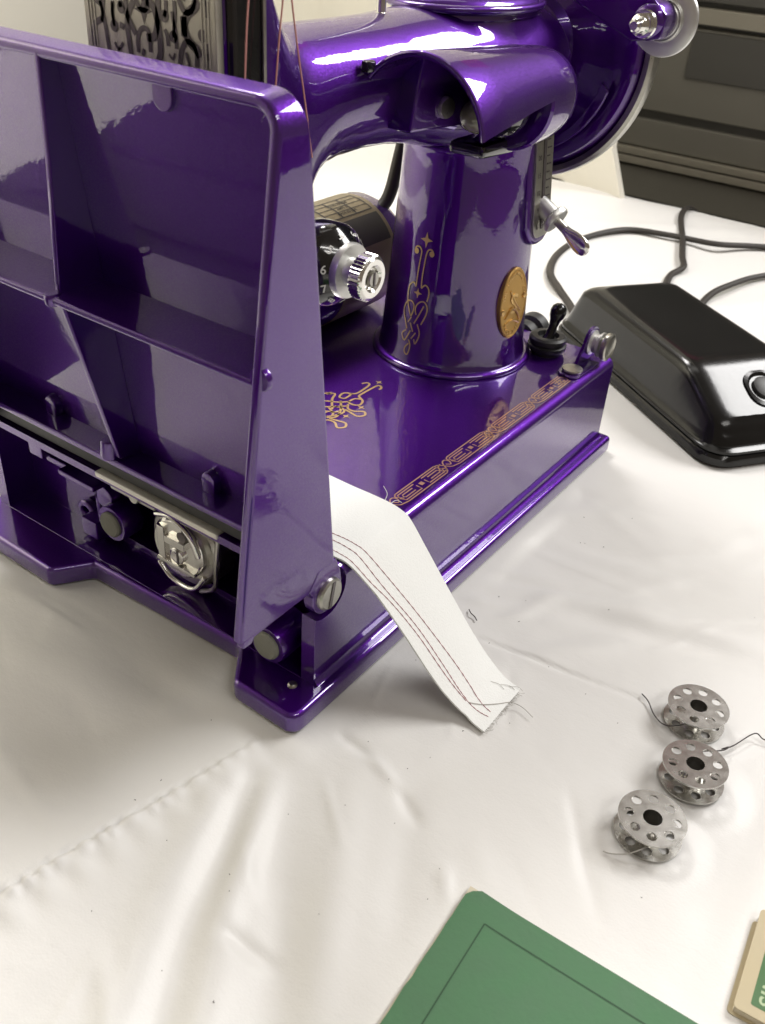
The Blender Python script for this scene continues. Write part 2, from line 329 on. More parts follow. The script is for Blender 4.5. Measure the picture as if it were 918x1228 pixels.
def grid_axis(segs):
    out = []
    for a, b_, st in segs:
        n_ = max(1, round((b_-a)/st)); out += [a+(b_-a)*i/n_ for i in range(n_)]
    return out + [segs[-1][1]]
gx = grid_axis([(-428, -126, 8), (-126, 130, 1.15), (130, 300, 2.6), (300, 696, 5)])
gy = grid_axis([(-560, -160, 12), (-160, 30, 1.15), (30, 180, 3), (180, 660, 8)])
vs, fs = [], []
GX, GY = np.meshgrid(np.array(gx), np.array(gy)); FZ = folds_np(GX, GY)
for jy, y in enumerate(gy):
    for ix, x in enumerate(gx):
        k = keep(x, y); kk = min(1, k/11.); kk = kk*kk*(3-2*kk); z = -0.12 + (cloth_h(x, y, FZ[jy, ix])-.5)*kk
        if k < 7: z = min(z, -.12 + k*.12)
        z = min(z, 2.4)
        if x > 684: z -= ((x-684)/12)**2*6
        vs.append((x*S, y*S, z*S))
nx = len(gx)
for j in range(len(gy)-1):
    for i in range(nx-1): a = j*nx+i; fs.append((a, a+1, a+nx+1, a+nx))
def drape(edge, out_dir):
    base = len(vs); m_ = len(edge)
    for q in range(1, 9):
        for idx, e in enumerate(edge):
            x, y, z = vs[e]; ww = 9*q/8*math.sin(idx*.22+math.sin(idx*.07)*3)
            vs.append((x+out_dir[0]*(ww+10+q)*S*min(1, q/2), y+out_dir[1]*(ww+10+q)*S*min(1, q/2), z-q*34*S))
    rows = [edge] + [[base+q*m_+i for i in range(m_)] for q in range(8)]
    for a, b_ in zip(rows, rows[1:]):
        for i in range(m_-1): fs.append((a[i], a[i+1], b_[i+1], b_[i]))
drape([j*nx+nx-1 for j in range(len(gy))], (1, 0)); drape([j*nx for j in range(len(gy))], (-1, 0))
drape([i for i in range(nx)], (0, -1)); drape([(len(gy)-1)*nx+i for i in range(nx)], (0, 1))
me = bpy.data.meshes.new('tablecloth'); me.from_pydata(vs, [], fs)
tag(link('tablecloth', me, cloth_m, angle=180), 'wrinkled white satin cloth with a puckered seam spread over the whole table', 'tablecloth')

wl = B(); box(wl, -3200, 2600, 1500, 1540, -740, 2200); wl = obj('wall', wl, wall_m, angle=0); wl['kind'] = 'structure'
# ---- white backdrop behind the table
bk = B(); rng = random.Random(2)
pts = [(676+t*1.0, 187+t*2.55) for t in [0]]
EDGE = .55; n_ = 60; P0 = Vector((679, 186, 0)); P1 = Vector((950, 920, 0)); d = (P1-P0)/n_; nrm = Vector((d.y, -d.x, 0)).normalized()
P0 = P0
rows = []
for z in (-4, 40, 120, 260, 460, 700, 1000, 1500):
    rows.append([P0 + d*i + nrm*(3*math.sin(i*.9)*min(1, z/200)+1.5*math.sin(i*2.3)) + Vector((0, 0, z)) + d.normalized()*(-(5 if i == 0 else 0) + EDGE*min(z, 45)*(1-i/n_)) for i in range(n_+1)])
for rr_ in rows: pass
V1 = [[bk.verts.new(p) for p in r] for r in rows]; V2 = [[bk.verts.new(p - nrm*6) for p in r] for r in rows]
for V in (V1, V2):
    for a, b_ in zip(V, V[1:]):
        for i in range(n_): bk.faces.new([a[i], a[i+1], b_[i+1], b_[i]])
for a in range(len(V1)-1):
    bk.faces.new([V1[a][0], V1[a+1][0], V2[a+1][0], V2[a][0]]); bk.faces.new([V1[a][-1], V1[a+1][-1], V2[a+1][-1], V2[a][-1]])
for i in range(n_): bk.faces.new([V1[-1][i], V1[-1][i+1], V2[-1][i+1], V2[-1][i]])
tag(obj('backdrop', bk, wall_m), 'plain cream white cloth panel standing behind the sewing machine', 'backdrop')

# ---- grey cabinet beyond the table, its front of horizontal bands
cb = empty('cabinet', (900, 0, -740), 'dark grey cabinet with horizontal trim bands beyond the end of the table', 'cabinet')
obj('carcass', box(B(), 906, 1300, -900, 700, -739, 420), cab_a, cb, bevel=3)
for nm, z0, z1, x0, m_ in (('drawer_front', -330, -62, 897, cab_a), ('drawer_front', -58, -24, 898, cab_b), ('drawer_front', -3, 27, 899, cab_b),
        ('drawer_front', 36, 122, 898, cab_b), ('drawer_front', 146, 400, 896, cab_a)):
    obj(nm, box(B(), x0, 908, -896, 690, z0, z1), m_, cb, bevel=2)
for z0, z1 in ((-21, -13), (-11.5, -4), (126, 141)): obj('trim_band', box(B(), 892, 907, -898, 694, z0, z1), cab_c, cb, bevel=1.2)
obj('recessed_panel', box(B(), 895.5, 900, -300, 226, 74, 119), cab_a, cb, bevel=1.5)

# ---- unseen pink cloth added high beyond the cabinet for pink reflections on arm and bed
q = B(); pq = [[q.verts.new((1400+12*math.sin(i*.8), 170+i*29, z+6*math.sin(i*.5))) for i in range(20)] for z in (800, 900, 1000, 1130)]
for a, b_ in zip(pq, pq[1:]):
    for i in range(19): q.faces.new([a[i], a[i+1], b_[i+1], b_[i]])
bmesh.ops.solidify(q, geom=q.faces[:], thickness=6)
tag(obj('reflection_cloth', q, pink_m), 'unseen pink cloth added high beyond the grey cabinet for reflections in the paint', 'reflection_cloth')

# ---- unseen shallow black tray added left of the machine to darken its reflections
cc = empty('reflection_tray', (-270, 290, 0), 'unseen shallow black tray added left of the machine for dark reflections', 'case')
q = prism(B(), rrect(-415, -128, 160, 415, 12), 'z', .2, 17); obj('tray_body', q, tray_m, cc, bevel=3, seg=3)
q = B()
for k in range(4): x_ = -380+k*70; prism(q, rrect(x_, x_+6, 190, 385, 2), 'z', 17.1, 19)
obj('tray_rib', q, tray_m, cc, bevel=.5)['kind'] = 'stuff'
for x in (-330, -200): obj('latch', box(B(), x-9, x+9, 156, 160.5, 4, 15), nickel, cc, bevel=1)

# ================================================================== SEWING MACHINE
mc = empty('sewing_machine', (110, 84, 0), 'glossy purple vintage sewing machine with its flap folded up and gold scroll prints', 'sewing machine')
H = 51.2
# ---- bed casting
bed = prism(B(), [(0, 3), (168, 3), (168, 46.2)] + [(163+5*math.cos(R(a)), 46.2+5*math.sin(R(a))) for a in (15, 30, 45, 60, 75)] + [(163, H), (4.5, H)] +
            [(4.5-4.5*math.sin(R(a)), 46.7+4.5*math.cos(R(a))) for a in (15, 30, 45, 60, 75)] + [(0, 46.7)], 'x', 0, 224)
bedo = obj('bed', bed, paint, mc, bevel=0)
cut(bedo, [box(B(), -5, 14, 5.5, 162, 9.2, 48.2), box(B(), 10, 60, 40, 112, 12, 46.5),
           lathe(B(), [(0, 0), (9.6, 0), (9.6, 9), (0, 9)], (6, -2, 45), (0, 1, 0), 40), box(B(), -5, 6, -2, 7, 46, 60)])
bm = bmesh.new(); bm.from_mesh(bedo.data)
for e in bm.edges: pass
es = [e for e in bm.edges if len(e.link_faces) == 2 and e.calc_face_angle(0) > R(60)]
bmesh.ops.bevel(bm, geom=es, offset=.7*S, segments=2, profile=.5, affect='EDGES', clamp_overlap=True); bm.to_mesh(bedo.data); bm.free()
bedo.data.shade_smooth(); bedo.data.set_sharp_from_angle(angle=R(50))
wm = bedo.modifiers.new('weighted', 'WEIGHTED_NORMAL'); wm.keep_sharp = True; wm.weight = 95
# ---- foot flange
fp = [(229, -5.3), (229, 173), (-16, 173), (-16.6, 116), (-3, 107), (-1, 33), (-15.6, 22), (-16, -1)] + [(-11-5*math.cos(R(a)), -.3-5*math.sin(R(a))) for a in (20, 45, 70)] + [(-10, -5.3)]
obj('foot_flange', prism(B(), fp, 'z', 0, 9.0), paint, mc, bevel=2.2, seg=3)
fil = B(); prism(fil, [(0.2, 8.8), (-2.0, 8.8), (-.9, 9.4), (-.25, 10.4), (0.2, 12.0)], 'x', .5, 224); obj('fillet', fil, paint, mc)
# ---- inside the open left end
ins = B(); lathe(ins, [(0, 0), (7.0, 0), (7.4, 1), (7.4, 14), (0, 14)], (-3.4, 17.5, 19.4), (1, 0, 0), 28); obj('bumper_post', ins, paint, mc)
ins = B(); lathe(ins, [(0, 0), (7.2, 0), (7.6, 1), (7.6, 9), (0, 9)], (6.2, 105, 23.2), (1, 0, 0), 28); obj('bumper_post', ins, paint, mc)
for c in ((-3.5, 17.5, 19.4), (6.1, 105, 23.2)):
    q = B(); lathe(q, [(0, -1.4), (4.6, -1.4), (5.3, -.7), (5.3, .6), (0, .6)], c, (1, 0, 0), 28); obj('felt_bumper', q, felt, mc)
q = B(); lathe(q, [(4.5, 0), (5.2, -3), (3.6, -3.6), (2.2, -3.2), (2.0, 1), (0, 1)], (13, 125, 18), (1, 0, 0), 24); lathe(q, [(0, -4), (5, -4), (5.5, 0)], (13, 112, 31), (1, 0, 0), 20)
box(q, 5, 13.5, 113, 122, 12, 20); box(q, 9, 13.8, 126, 145, 34, 37); box(q, 2, 13.8, 108, 128, 38, 40.5); box(q, 3, 13.6, 138, 146, 40, 47.5)
obj('casting_boss', q, paint, mc, bevel=.8)
for bx_ in ((10, 13.9, 22, 25, 10, 30), (8, 13.9, 31, 34, 9.5, 46), (9, 13.9, 114.5, 117, 10, 46)): obj('casting_rib', box(B(), *bx_), paint, mc, bevel=.8)
q = B(); lathe(q, [(0, .9), (1.2, .9), (1.7, .4), (1.8, 0)], (-4.3, 5.6, 9.0), (0, 0, 1), 16); obj('screw', q, nickel, mc)
# hook and bobbin case
q = B(); lathe(q, [(0, -1.5), (15.4, -1.5), (16.6, -.5), (17, 3), (16.8, 8), (13, 9), (13, 22), (0, 22)], (11, 69, 28), (1, 0, 0), 48); hk = obj('rotary_hook', q, nickel, mc)
q = B(); c = Vector((9.0, 70, 28))
lathe(q, [(0, -2.2), (11.4, -2.2), (12.4, -1.2), (12.6, .8)], c, (1, 0, 0), 44); obj('bobbin_case', q, chrome, hk)
q = B(); box(q, 4.6, 7, 64, 74, 30.5, 33.5, None); box(q, 5.0, 7.2, 60, 79, 20.5, 22); box(q, 5.4, 7.2, 75, 78.5, 22, 36); lathe(q, [(0, 0), (3.4, 0), (3.4, -1.6), (2.0, -2.0), (0, -1.2)], (7, 69, 26), (1, 0, 0), 20)
tube(q, [(6, 58, 30), (5.4, 62, 39), (5.6, 71, 42.5), (6.2, 79, 40)], 1.1, 8); tube(q, [(6.6, 56, 22), (6, 62, 14), (6.4, 73, 13.2), (6.8, 80, 18)], 1.0, 8)
obj('case_latch', q, chrome, hk, bevel=.3)
q = B(); lathe(q, [(0, -.1), (2.2, 0), (2.2, .2)], (5.6, 66, 35.5), (1, 0, 0), 16); box(q, 4.9, 5.3, 67.5, 68.4, 23, 29); obj('latch_slot', q, engrave, hk)
q = B(); tube(q, [(9, 51, 40), (7, 50.5, 30), (8, 53, 18), (10, 62, 10.4)], .9, 8); obj('hook_gib', q, nickel, hk)
# slide plate and bracket
obj('slide_plate', box(B(), -.9, 44, 41.5, 101.5, 49.7, 51.9), bright_plate, mc, bevel=.5)
obj('plate_bracket', box(B(), 1.5, 5, 74, 97, 45.2, 49.8), nickel, mc, bevel=.8)
q = B(); lathe(q, [(0, -1.2), (2, -1.2), (2.4, -.6), (2.4, 1)], (1.6, 83.5, 47.3), (1, 0, 0), 18); obj('screw', q, nickel, mc)
obj('plate_bracket', box(B(), 1.5, 5, 44, 62, 45.8, 49.8), nickel, mc, bevel=.8)
obj('needle_plate', prism(B(), sell(56, 71, 11.5, 22, 6, 32), 'z', 51.3, 52.0), chrome, mc, bevel=.2)

# ---- folding flap standing upright at the left end
fx = lambda z: 9.2 - .1158*(z-55.7)            # table side of the flap (leans outwards)
free = lambda z: -15.0 - (191-z)*.1275         # free edge of its skirt
flap = tag(obj('folding_flap', B(), paint, mc), 'upright purple flap seen from its ribbed underside')
outline = [(0, 50.2), (0, 60), (0, 100), (0, 140), (0, 176)]
for a in range(0, 91, 15): outline.append((9-9*math.cos(R(a)), 185+9*math.sin(R(a))))
for y in (40, 84, 128): outline.append((y, 194))
for a in range(90, -1, -15): outline.append((159+9*math.cos(R(a)), 185+9*math.sin(R(a))))
outline += [(168, 176), (168, 140), (168, 100), (168, 60), (168, 50.2)]
rings = []
for i, (y, z) in enumerate(outline):
    a = outline[max(i-1, 0)]; b_ = outline[min(i+1, len(outline)-1)]; d = Vector((b_[0]-a[0], b_[1]-a[1])).normalized()
    ny, nz = d.y, -d.x                              # inward
    po, pi_ = fx(z), free(z)
    if z > 51 or True:
        T = 3.0
        A = lambda t, x: Vector((x, y+ny*t, z+nz*t))
        g_ = .9
        rings.append([A(.9, po), A(.2, po-.35), A(0, po-1.2), A(g_, pi_+1.3), A(.35+g_, pi_+.4), A(1.0+g_, pi_), A(T-.6+g_, pi_), A(T-.1+g_, pi_+.3), A(T+g_*.9, pi_+1.2), A(T, po-.3)])
skb = B(); loft(skb, rings)
sk = obj('skirt', skb, paint, flap, wn=True)
# panel of the flap
pb = B(); pv = []
inset = [(y, z) for y, z in outline]
poly = []
for i, (y, z) in enumerate(outline):
    a = outline[max(i-1, 0)]; b_ = outline[min(i+1, len(outline)-1)]; d = Vector((b_[0]-a[0], b_[1]-a[1])).normalized(); poly.append((y+d.y*1.0, max(52.4, z-d.x*1.0)))
poly = [p for i, p in enumerate(poly) if i == 0 or (Vector(p)-Vector(poly[i-1])).length > .5]
f0 = [pb.verts.new((fx(z), y, z)) for y, z in poly]; f1 = [pb.verts.new((fx(z)-3, y, z)) for y, z in poly]
pb.faces.new(f0); pb.faces.new(f1[::-1])
for i in range(len(poly)): j = (i+1) % len(poly); pb.faces.new([f0[i], f0[j], f1[j], f1[i]])
obj('panel', pb, paint, flap, wn=True)
obj('shade_bar', box(B(), 1.4, 7.6, 4, 164, 52.3, 58.5), rubber, flap, bevel=.6)  # black strip standing in for the shade under the flap's lower lip
px_ = lambda z: fx(z)-2.5
def rib_poly(y0, y1, pts): return prism(B(), pts, 'y', y0, y1)
obj('rib', rib_poly(82.3, 84.7, [(px_(192), 192), (-14.6, 192), (-15.6, 165), (-18.4, 128), (-4.0, 66), (px_(66), 64)]), paint, flap, bevel=.7)
obj('rib', box(B(), -21.6, px_(128), 2.5, 165.5, 126.0, 128.4), paint, flap, bevel=.7)
obj('rib', box(B(), -4.8, px_(64), 2.5, 165.5, 62.2, 65.0), paint, flap, bevel=.7)
q = B(); tube(q, [(-19.9, 83.5, 125.2), (-20.0, 83.5, 129.0)], 2.6, 14, 0); obj('gusset', q, paint, flap, bevel=.9)
for y in (46.8, 125.5):
    q = B(); prism(q, [(y-2.8, 64.6), (y+2.8, 64.6), (y+3.0, 69)] + [(y+3.0*math.cos(R(a)), 69.8+3.0*math.sin(R(a))) for a in (20, 60, 90, 120, 160)] + [(y-3.0, 69)], 'x', 1.4, 5.4); obj('boss', q, paint, flap, bevel=.8)
q = B(); tube(q, [(-3.9, 87.6, 64.5), (-3.2, 87.6, 71.5)], 3.2, 14, 0); obj('boss', q, paint, flap, bevel=.8)
for y0, z0 in ((43.3, 186.5), (124.0, 186.5)):
    q = B(); prism(q, [(y0+3.6*math.cos(R(a)), z0+3.6*math.sin(R(a))) for a in range(-180, 1, 20)] + [(y0+3.4, 191.5), (y0-3.4, 191.5)], 'x', -9.9, -6.8); obj('boss', q, paint, flap, bevel=.5)
for c_ in ((-7.6, 7.6, 184.5), (-7.6, 160.4, 184.5)):
    q = B(); lathe(q, [(0, -1.8), (4.3, -1.8), (4.8, -1.2), (4.8, 1)], c_, (1, 0, .1), 26); obj('boss', q, paint, flap)
q = B(); lathe(q, [(0, -.6), (3.0, -.6), (3.3, 0), (3.3, 1)], (-21.5, 2.2, 129.5), (1, 0, 0), 18); obj('boss', q, paint, flap)
q = B(); prism(q, [(-6, 50.2), (-30, 50.2), (-31.6, 50.0), (-31.8, 47.4), (-28.2, 47.2), (-26.8, 48.8), (-6, 49.4)], 'y', .9, 3.6); obj('stop_tip', q, paint, flap, bevel=.4)
# hinge knuckles
for y0, y1 in ((-.12, 4.2), (163.8, 168.12)):
    q = B(); prism(q, [(6+7.3*math.cos(R(a)), 45+7.3*math.sin(R(a))) for a in range(-190, 11, 12)] + [(12.4, 51), (9.9, 57), (1.0, 57), (-3.4, 50.6), (-1.4, 48)], 'y', y0, y1); obj('hinge_knuckle', q, paint, flap, bevel=.8)
q = B(); lathe(q, [(0, -1.2), (4.9, -1.2), (5.6, -.6), (5.8, 1), (0, 1)], (6.1, -.5, 45.1), (0, 1, 0), 36); hs = obj('hinge_screw', q, nickel, flap)
obj('screw_slot', box(B(), 5.4, 6.8, -1.95, -1.4, 40.3, 49.9, Matrix.Translation((6.1, 0, 45.1)) @ Matrix.Rotation(R(12), 4, 'Y') @ Matrix.Translation((-6.1, 0, -45.1))), engrave, hs)

# ---- head, arm and pillar as one smooth casting
def yz(x, cy, cz, a, b_, n): return [(x, p[0], p[1]) for p in sell(cy, cz, a, b_, n, 56)]
def xy(z, cx, cy, a, b_, n=2.0): return [(p[0], p[1], z) for p in sell(cx, cy, a, b_, n, 56)]
bb = B()
hd = [(11.5, 67, 160, 25, 62, 6), (24, 67, 160, 25.3, 62.5, 5), (32, 67, 159, 25.2, 60, 3.8), (38, 67, 157.5, 24.8, 53, 3), (43, 67, 158.5, 24.2, 43.5, 2.6), (47.5, 67, 163, 23.6, 35, 2.35), (52, 67, 167.6, 22.8, 28.4, 2.2), (57.5, 67, 171, 22.2, 24.4, 2.1),
      (65, 67, 173.3, 21.5, 21.9, 2.05), (76, 67, 174.4, 21.2, 20.8, 2.0), (92, 67, 174.7, 21.5, 20.5, 2.0), (108, 67, 174.6, 22.0, 20.8, 2.05), (122, 67, 174.2, 23.6, 22, 2.1), (136, 67, 173, 26.4, 23.8, 2.15), (155, 67, 171.5, 29.2, 25, 2.2), (175, 67, 171, 30.5, 25.5, 2.25), (195, 67, 171, 30.5, 25, 2.25), (207, 67, 172, 28.5, 23.5, 2.2), (214, 67, 173, 24, 20.5, 2.1), (217, 67, 173.5, 18, 15, 2)]
loft(bb, [yz(*h_) for h_ in hd])
pl = []
for z in (47, 53, 60, 75, 90, 105, 120, 138, 150, 162):
    t = (z-50)/90.; fl_ = 1.8*math.exp(-(z-50)/4.) + (3.0*((z-138)/24.)**2 if z > 138 else 0)
    pl.append(xy(z, 182+t, 66+.5*t, 34.2-5*t+fl_, 33.4-4.5*t+fl_, 2.03))
loft(bb, pl)
loft(bb, [xy(z, 168, 67, 36.5-q_, 24-q_, 2.1) for z, q_ in ((176, -2), (190, 0), (196.2, 2))])
bmesh.ops.recalc_face_normals(bb, faces=bb.faces)
cs = obj('arm_casting', bb, paint, mc)
apply_mods(cs, [('REMESH', dict(mode='VOXEL', voxel_size=.0012, adaptivity=0)), ('SMOOTH', dict(factor=.5, iterations=26))])
cs.data.materials.clear(); cs.data.materials.append(paint); cs.data.shade_smooth()
# beads: round the pillar foot and round the arm's top cover
q = B(); ring = xy(53.4, 182, 66, 35.6, 34.8); rings = []
for i in range(len(ring)):
    p = Vector(ring[i]); nn = (p-Vector((182, 66, 53.4))).normalized()
    rings.append([p + nn*2.4*math.cos(a) + Vector((0, 0, 1))*(1.7*math.sin(a)) - Vector((0, 0, 1.4)) for a in [2*math.pi*k/12 for k in range(12)]])
loft(q, rings, close=True); obj('pillar_bead', q, paint, mc, angle=80)
q = B(); ring = xy(196.4, 168, 67, 37.4, 24.8); rings = []
for i in range(len(ring)):
    p = Vector(ring[i]); nn = (p-Vector((168, 67, 196.4))).normalized()
    rings.append([p + nn*1.9*math.cos(a) + Vector((0, 0, 1.5*math.sin(a))) for a in [2*math.pi*k/10 for k in range(10)]])
loft(q, rings, close=True); obj('cover_bead', q, paint, mc, angle=80)
q = B(); loft(q, [xy(z, 168, 67, 36.5-k_, 24-k_, 2.1) for z, k_ in ((193, 0), (197.5, .6), (199.6, 4), (200.8, 10), (201, 18))]); obj('arm_cover', q, paint, mc, angle=80)
q = B(); lathe(q, [(3.5, 0), (3.5, 2), (1.6, 2.6), (1.6, 34), (0, 35)], (112, 67, 193), (0, 0, 1), 18); obj('spool_pin', q, chrome, mc)

# ---- face plate with scroll engraving
fo = obj('face_plate', prism(B(), rrect(43.3, 92.7, 100, 219, 7), 'x', 9.4, 12.0), plate_metal, mc, bevel=.5)
Ff = lambda u, v: Vector((9.25, u, v))
q = B(); rg = random.Random(5)
for pts, w_ in D['FACE']: stroke(q, pts, w_, Ff, 5)
for c_ in D['FACEDOT']: blob(q, c_, 1.5, Ff)
for c_ in D['FACESTAR']: blob(q, c_, 3.6, Ff, True)
for (pts, w_) in D['FACE'][:14]:        # the pattern is mirrored about the plate's middle above and below
    stroke(q, [(u, 168*2-v-10) for u, v in pts if v > 0][:], w_, Ff, 5)
    stroke(q, [(u, 392-v+6) for u, v in pts if 392-v+6 < 217], w_, Ff, 5) if len([1 for u, v in pts if 392-v+6 < 217]) > 1 else None
obj('scroll_engraving', q, engrave, fo, angle=0)['kind'] = 'stuff'
q = B()
for y0 in (45.5, 46.7, 47.9, 88.0, 89.2, 90.4): box(q, 9.2, 9.6, y0, y0+.45, 104, 215)
obj('border_line', q, plate_metal, fo)
obj('thread_guard', box(B(), 12.4, 25.2, 40.6, 43.6, 120, 216), black_paint, mc, bevel=1.2)
q = B(); box(q, 22.8, 24.0, 39.7, 40.5, 122, 214); obj('guard_edge', q, nickel, mc, bevel=.2)
q = B(); lathe(q, [(3.2, 0), (3.2, 12), (2.5, 12), (2.5, 40), (0, 40)], (42, 67, 102), (0, 0, -1), 16); obj('presser_bar', q, chrome, mc)
q = B(); lathe(q, [(1.6, 0), (1.6, 20), (.45, 22), (.4, 40), (0, 47)], (36, 67, 102), (0, 0, -1), 12); obj('needle', q, chrome, mc)
q = B(); box(q, 30, 44, 56, 62, 53.9, 55.4); box(q, 30, 44, 62, 78, 53.9, 55); box(q, 39, 45, 63, 71, 55.1, 67); obj('presser_foot', q, chrome, mc, bevel=.4)

# ---- thread tension dial
td = B(); ax = (47.0, 0, 133.0)
lathe(td, [(9.4, 54), (9.4, 45), (11.9, 41.5), (12.3, 39), (12.3, 33.4), (11.6, 32.0), (8.1, 28.2), (0, 28.2)], (ax[0]+1.0, 0, ax[2]), (0, 1, 0), 56); tdo = obj('tension_dial', td, black_paint, mc)
q = B(); lathe(q, [(0, 26.5), (7.9, 26.5), (8.2, 27.2), (8.2, 29), (0, 29)], (ax[0]+.6, 0, ax[2]), (0, 1, 0), 44); lathe(q, [(4.4, 26.6), (4.0, 23.0), (3.4, 22)], (ax[0], 0, ax[2]), (0, 1, 0), 30); obj('dial_flange', q, satin_steel, tdo)
q = B(); N = 72; rr1 = []
for h_, base, amp in ((23.0, 6.0, .0), (22.6, 6.6, .22), (19.2, 6.6, .22), (18.7, 6.1, .0), (18.3, 5.6, 0), (18.3, 4.0, 0), (19.0, 3.2, 0), (20, 3.0, 0)):
    rr1.append([(ax[0]+(base+amp*(1 if k % 2 else -1))*math.cos(2*math.pi*k/N), h_, ax[2]+(base+amp*(1 if k % 2 else -1))*math.sin(2*math.pi*k/N)) for k in range(N)])
loft(q, rr1); obj('knurled_nut', q, chrome, tdo, angle=25)
q = B(); lathe(q, [(0, 18), (2.1, 18), (2.3, 18.6), (2.3, 20.5)], ax, (0, 1, 0), 20); obj('post', q, nickel, tdo)
q = B(); box(q, ax[0]-.35, ax[0]+.35, 17.75, 18.1, ax[2]-2.1, ax[2]+2.1); obj('post_slot', q, engrave, tdo)
for k, ch in enumerate('2345678901'):
    a = R(198 - 33*(k-5)) - R(33)*0
    a = R(203) + R(34)*(k-5.0)
    er = Vector((math.cos(a), 0, math.sin(a))); et = Vector((-math.sin(a), 0, math.cos(a)))
    nrm_ = (er*.735 + Vector((0, -1, 0))*.677).normalized(); rd = (Vector((0, -1, 0)) - nrm_*(-nrm_.y*0 + Vector((0, -1, 0)).dot(nrm_))).normalized()
    o_ = Vector((ax[0]+1.0, 30.0, ax[2])) + er*9.75 + nrm_*.32
    text('numeral', ch, 3.7, axes(o_, rd, et.cross(Vector((0, 0, 0))) if False else nrm_.cross(rd), nrm_), white_ink, tdo, .03)
tdo.location += Vector((-11.6, -8.4, 4.8))*S
q = B(); lathe(q, [(0, 0), (4.6, 0), (4.6, 1.4), (0, 1.4)], (30, 36, 150), (0, 1, -.2), 24); lathe(q, [(0, 0), (3.0, 0), (2.4, 5)], (31, 35, 153), (0, 1, 0), 20); obj('tension_disc', q, chrome, mc)
q = B(); tube(q, [(28, 42, 153), (29, 34, 154), (31, 31, 155)], .6, 8); obj('check_spring', q, chrome, mc)

# ---- sewing lamp on the front of the arm
lp = B(); cyz = (28.4, 166.3); x0, x1 = 80, 139.5
def arc(x, r, a0=8, a1=168, n_=26, cy=cyz[0], cz=cyz[1]): return [Vector((x, cy - r*math.cos(R(a0+(a1-a0)*k/n_)), cz + r*math.sin(R(a0+(a1-a0)*k/n_)))) for k in range(n_+1)]
def shell(bm, xs):
    rings = []
    for x, r, cy, cz in xs: rings.append(arc(x, r, cy=cy, cz=cz) + arc(x, r-1.2, cy=cy, cz=cz)[::-1])
    return loft(bm, rings)
shell(lp, [(x0, 24.3, 28.4, 166.3), (x0+.6, 24.5, 28.4, 166.3), (x0+20, 22.3, 28.4, 168), (x0+40, 19.6, 28.4, 169.7), (x1, 17.6, 28.4, 171)])
sh = obj('lamp_shade', lp, paint, mc)
q = B(); tube(q, arc(x0, 24.4, cy=28.4, cz=166.3), .7, 8, 0); obj('rim', q, paint, sh)
q = B(); lathe(q, [(0, 0), (16.4, 0), (17.2, 1), (16.9, 9), (16.3, 17), (15.0, 23), (12.8, 26.6), (9, 28.2), (0, 28.6)], (x1-.6, 28.4, 171), (1, 0, 0), 40); obj('lamp_socket', q, paint, mc)
q = B(); lathe(q, [(0, 0), (9, 0), (10, 4), (10, 8), (0, 8)], (x1-12, 28.4, 169), (1, 0, 0), 30); obj('socket_ring', q, black_paint, mc)
q = B(); lathe(q, [(5, 0), (5.5, -4), (5.8, -7), (5.8, -12), (4.6, -15.6), (2.6, -17.4), (0, -18)], (x1-11, 28.4, 168.5), (1, 0, 0), 26)
bl = mat('lamp_glass', (.16, .15, .11), .12, 0, .5); obj('bulb', q, bl, mc)
q = B(); lathe(q, [(0, 0), (3.2, 0), (3.6, .8), (3.6, 2)], (112, 37.0, 170), (.25, 1, 0), 20); obj('bracket_screw', q, nickel, mc)
q = B(); prism(q, [(93, 164), (140, 161.5), (142, 186), (98, 187)], 'y', 39, 52); obj('lamp_bracket', q, paint, mc, bevel=1.2)
q = B(); box(q, 76, 80.5, 45, 48, 183, 186.5); obj('bracket_tab', q, black_paint, mc, bevel=.8)
q = B(); prism(q, [(122, 153), (146, 152), (146, 158), (122, 158)], 'y', 27, 42); obj('switch_housing', q, black_paint, mc, bevel=2)

# ---- stitch length regulator
MR = Matrix.Translation((190, 37, 150)) @ Matrix.Rotation(R(-6.8), 4, 'X') @ Matrix.Translation((-190, -37, -150))
q = B(); prism(q, rrect(179.5, 200.5, 106, 160, 9), 'y', 37.8, 60, MR); obj('regulator_bracket', q, paint, mc, bevel=2, seg=3)
q = B(); prism(q, rrect(182.6, 197.4, 109.5, 157, 4), 'y', 36.8, 38, MR); rp = obj('regulator_plate', q, nickel, mc, bevel=.3)
obj('slot', box(B(), 188.6, 190.8, 36.5, 37.1, 113, 154, MR), engrave, rp)
q = B()
for k in range(13): box(q, 192, 194.2 if k % 2 else 195.4, 36.55, 37.1, 113+k*3.2, 113.55+k*3.2, MR)
obj('scale_mark', q, engrave, rp)
for t_, z_ in (('6', 114), ('9', 121), ('12', 128), ('15', 135), ('20', 142), ('30', 149)):
    text('numeral', t_, 2.8, MR @ axes((185.6, 36.7, z_), (1, 0, 0), (0, 0, 1), (0, -1, 0)), engrave, rp, .03)
a0 = Vector((190.4, 33.0, 121.8)); dl = Vector((-.04, -.86, -.50)).normalized()
q = B(); lathe(q, [(0, -3), (3.7, -3), (3.9, 0), (3.9, 4.8), (3.2, 5.6)], a0, dl, 28); lathe(q, [(0, 5.6), (5.7, 5.6), (6.1, 6.1), (6.1, 7.8), (5.7, 8.4), (0, 8.4)], a0, dl, 44); obj('thumb_nut', q, satin_steel, mc)
q = B(); tube(q, [a0+dl*8, a0+dl*14], 1.9, 12, 0); obj('lever_shank', q, nickel, mc)
q = B(); rings = []; u_, v_, _ = frame(dl)
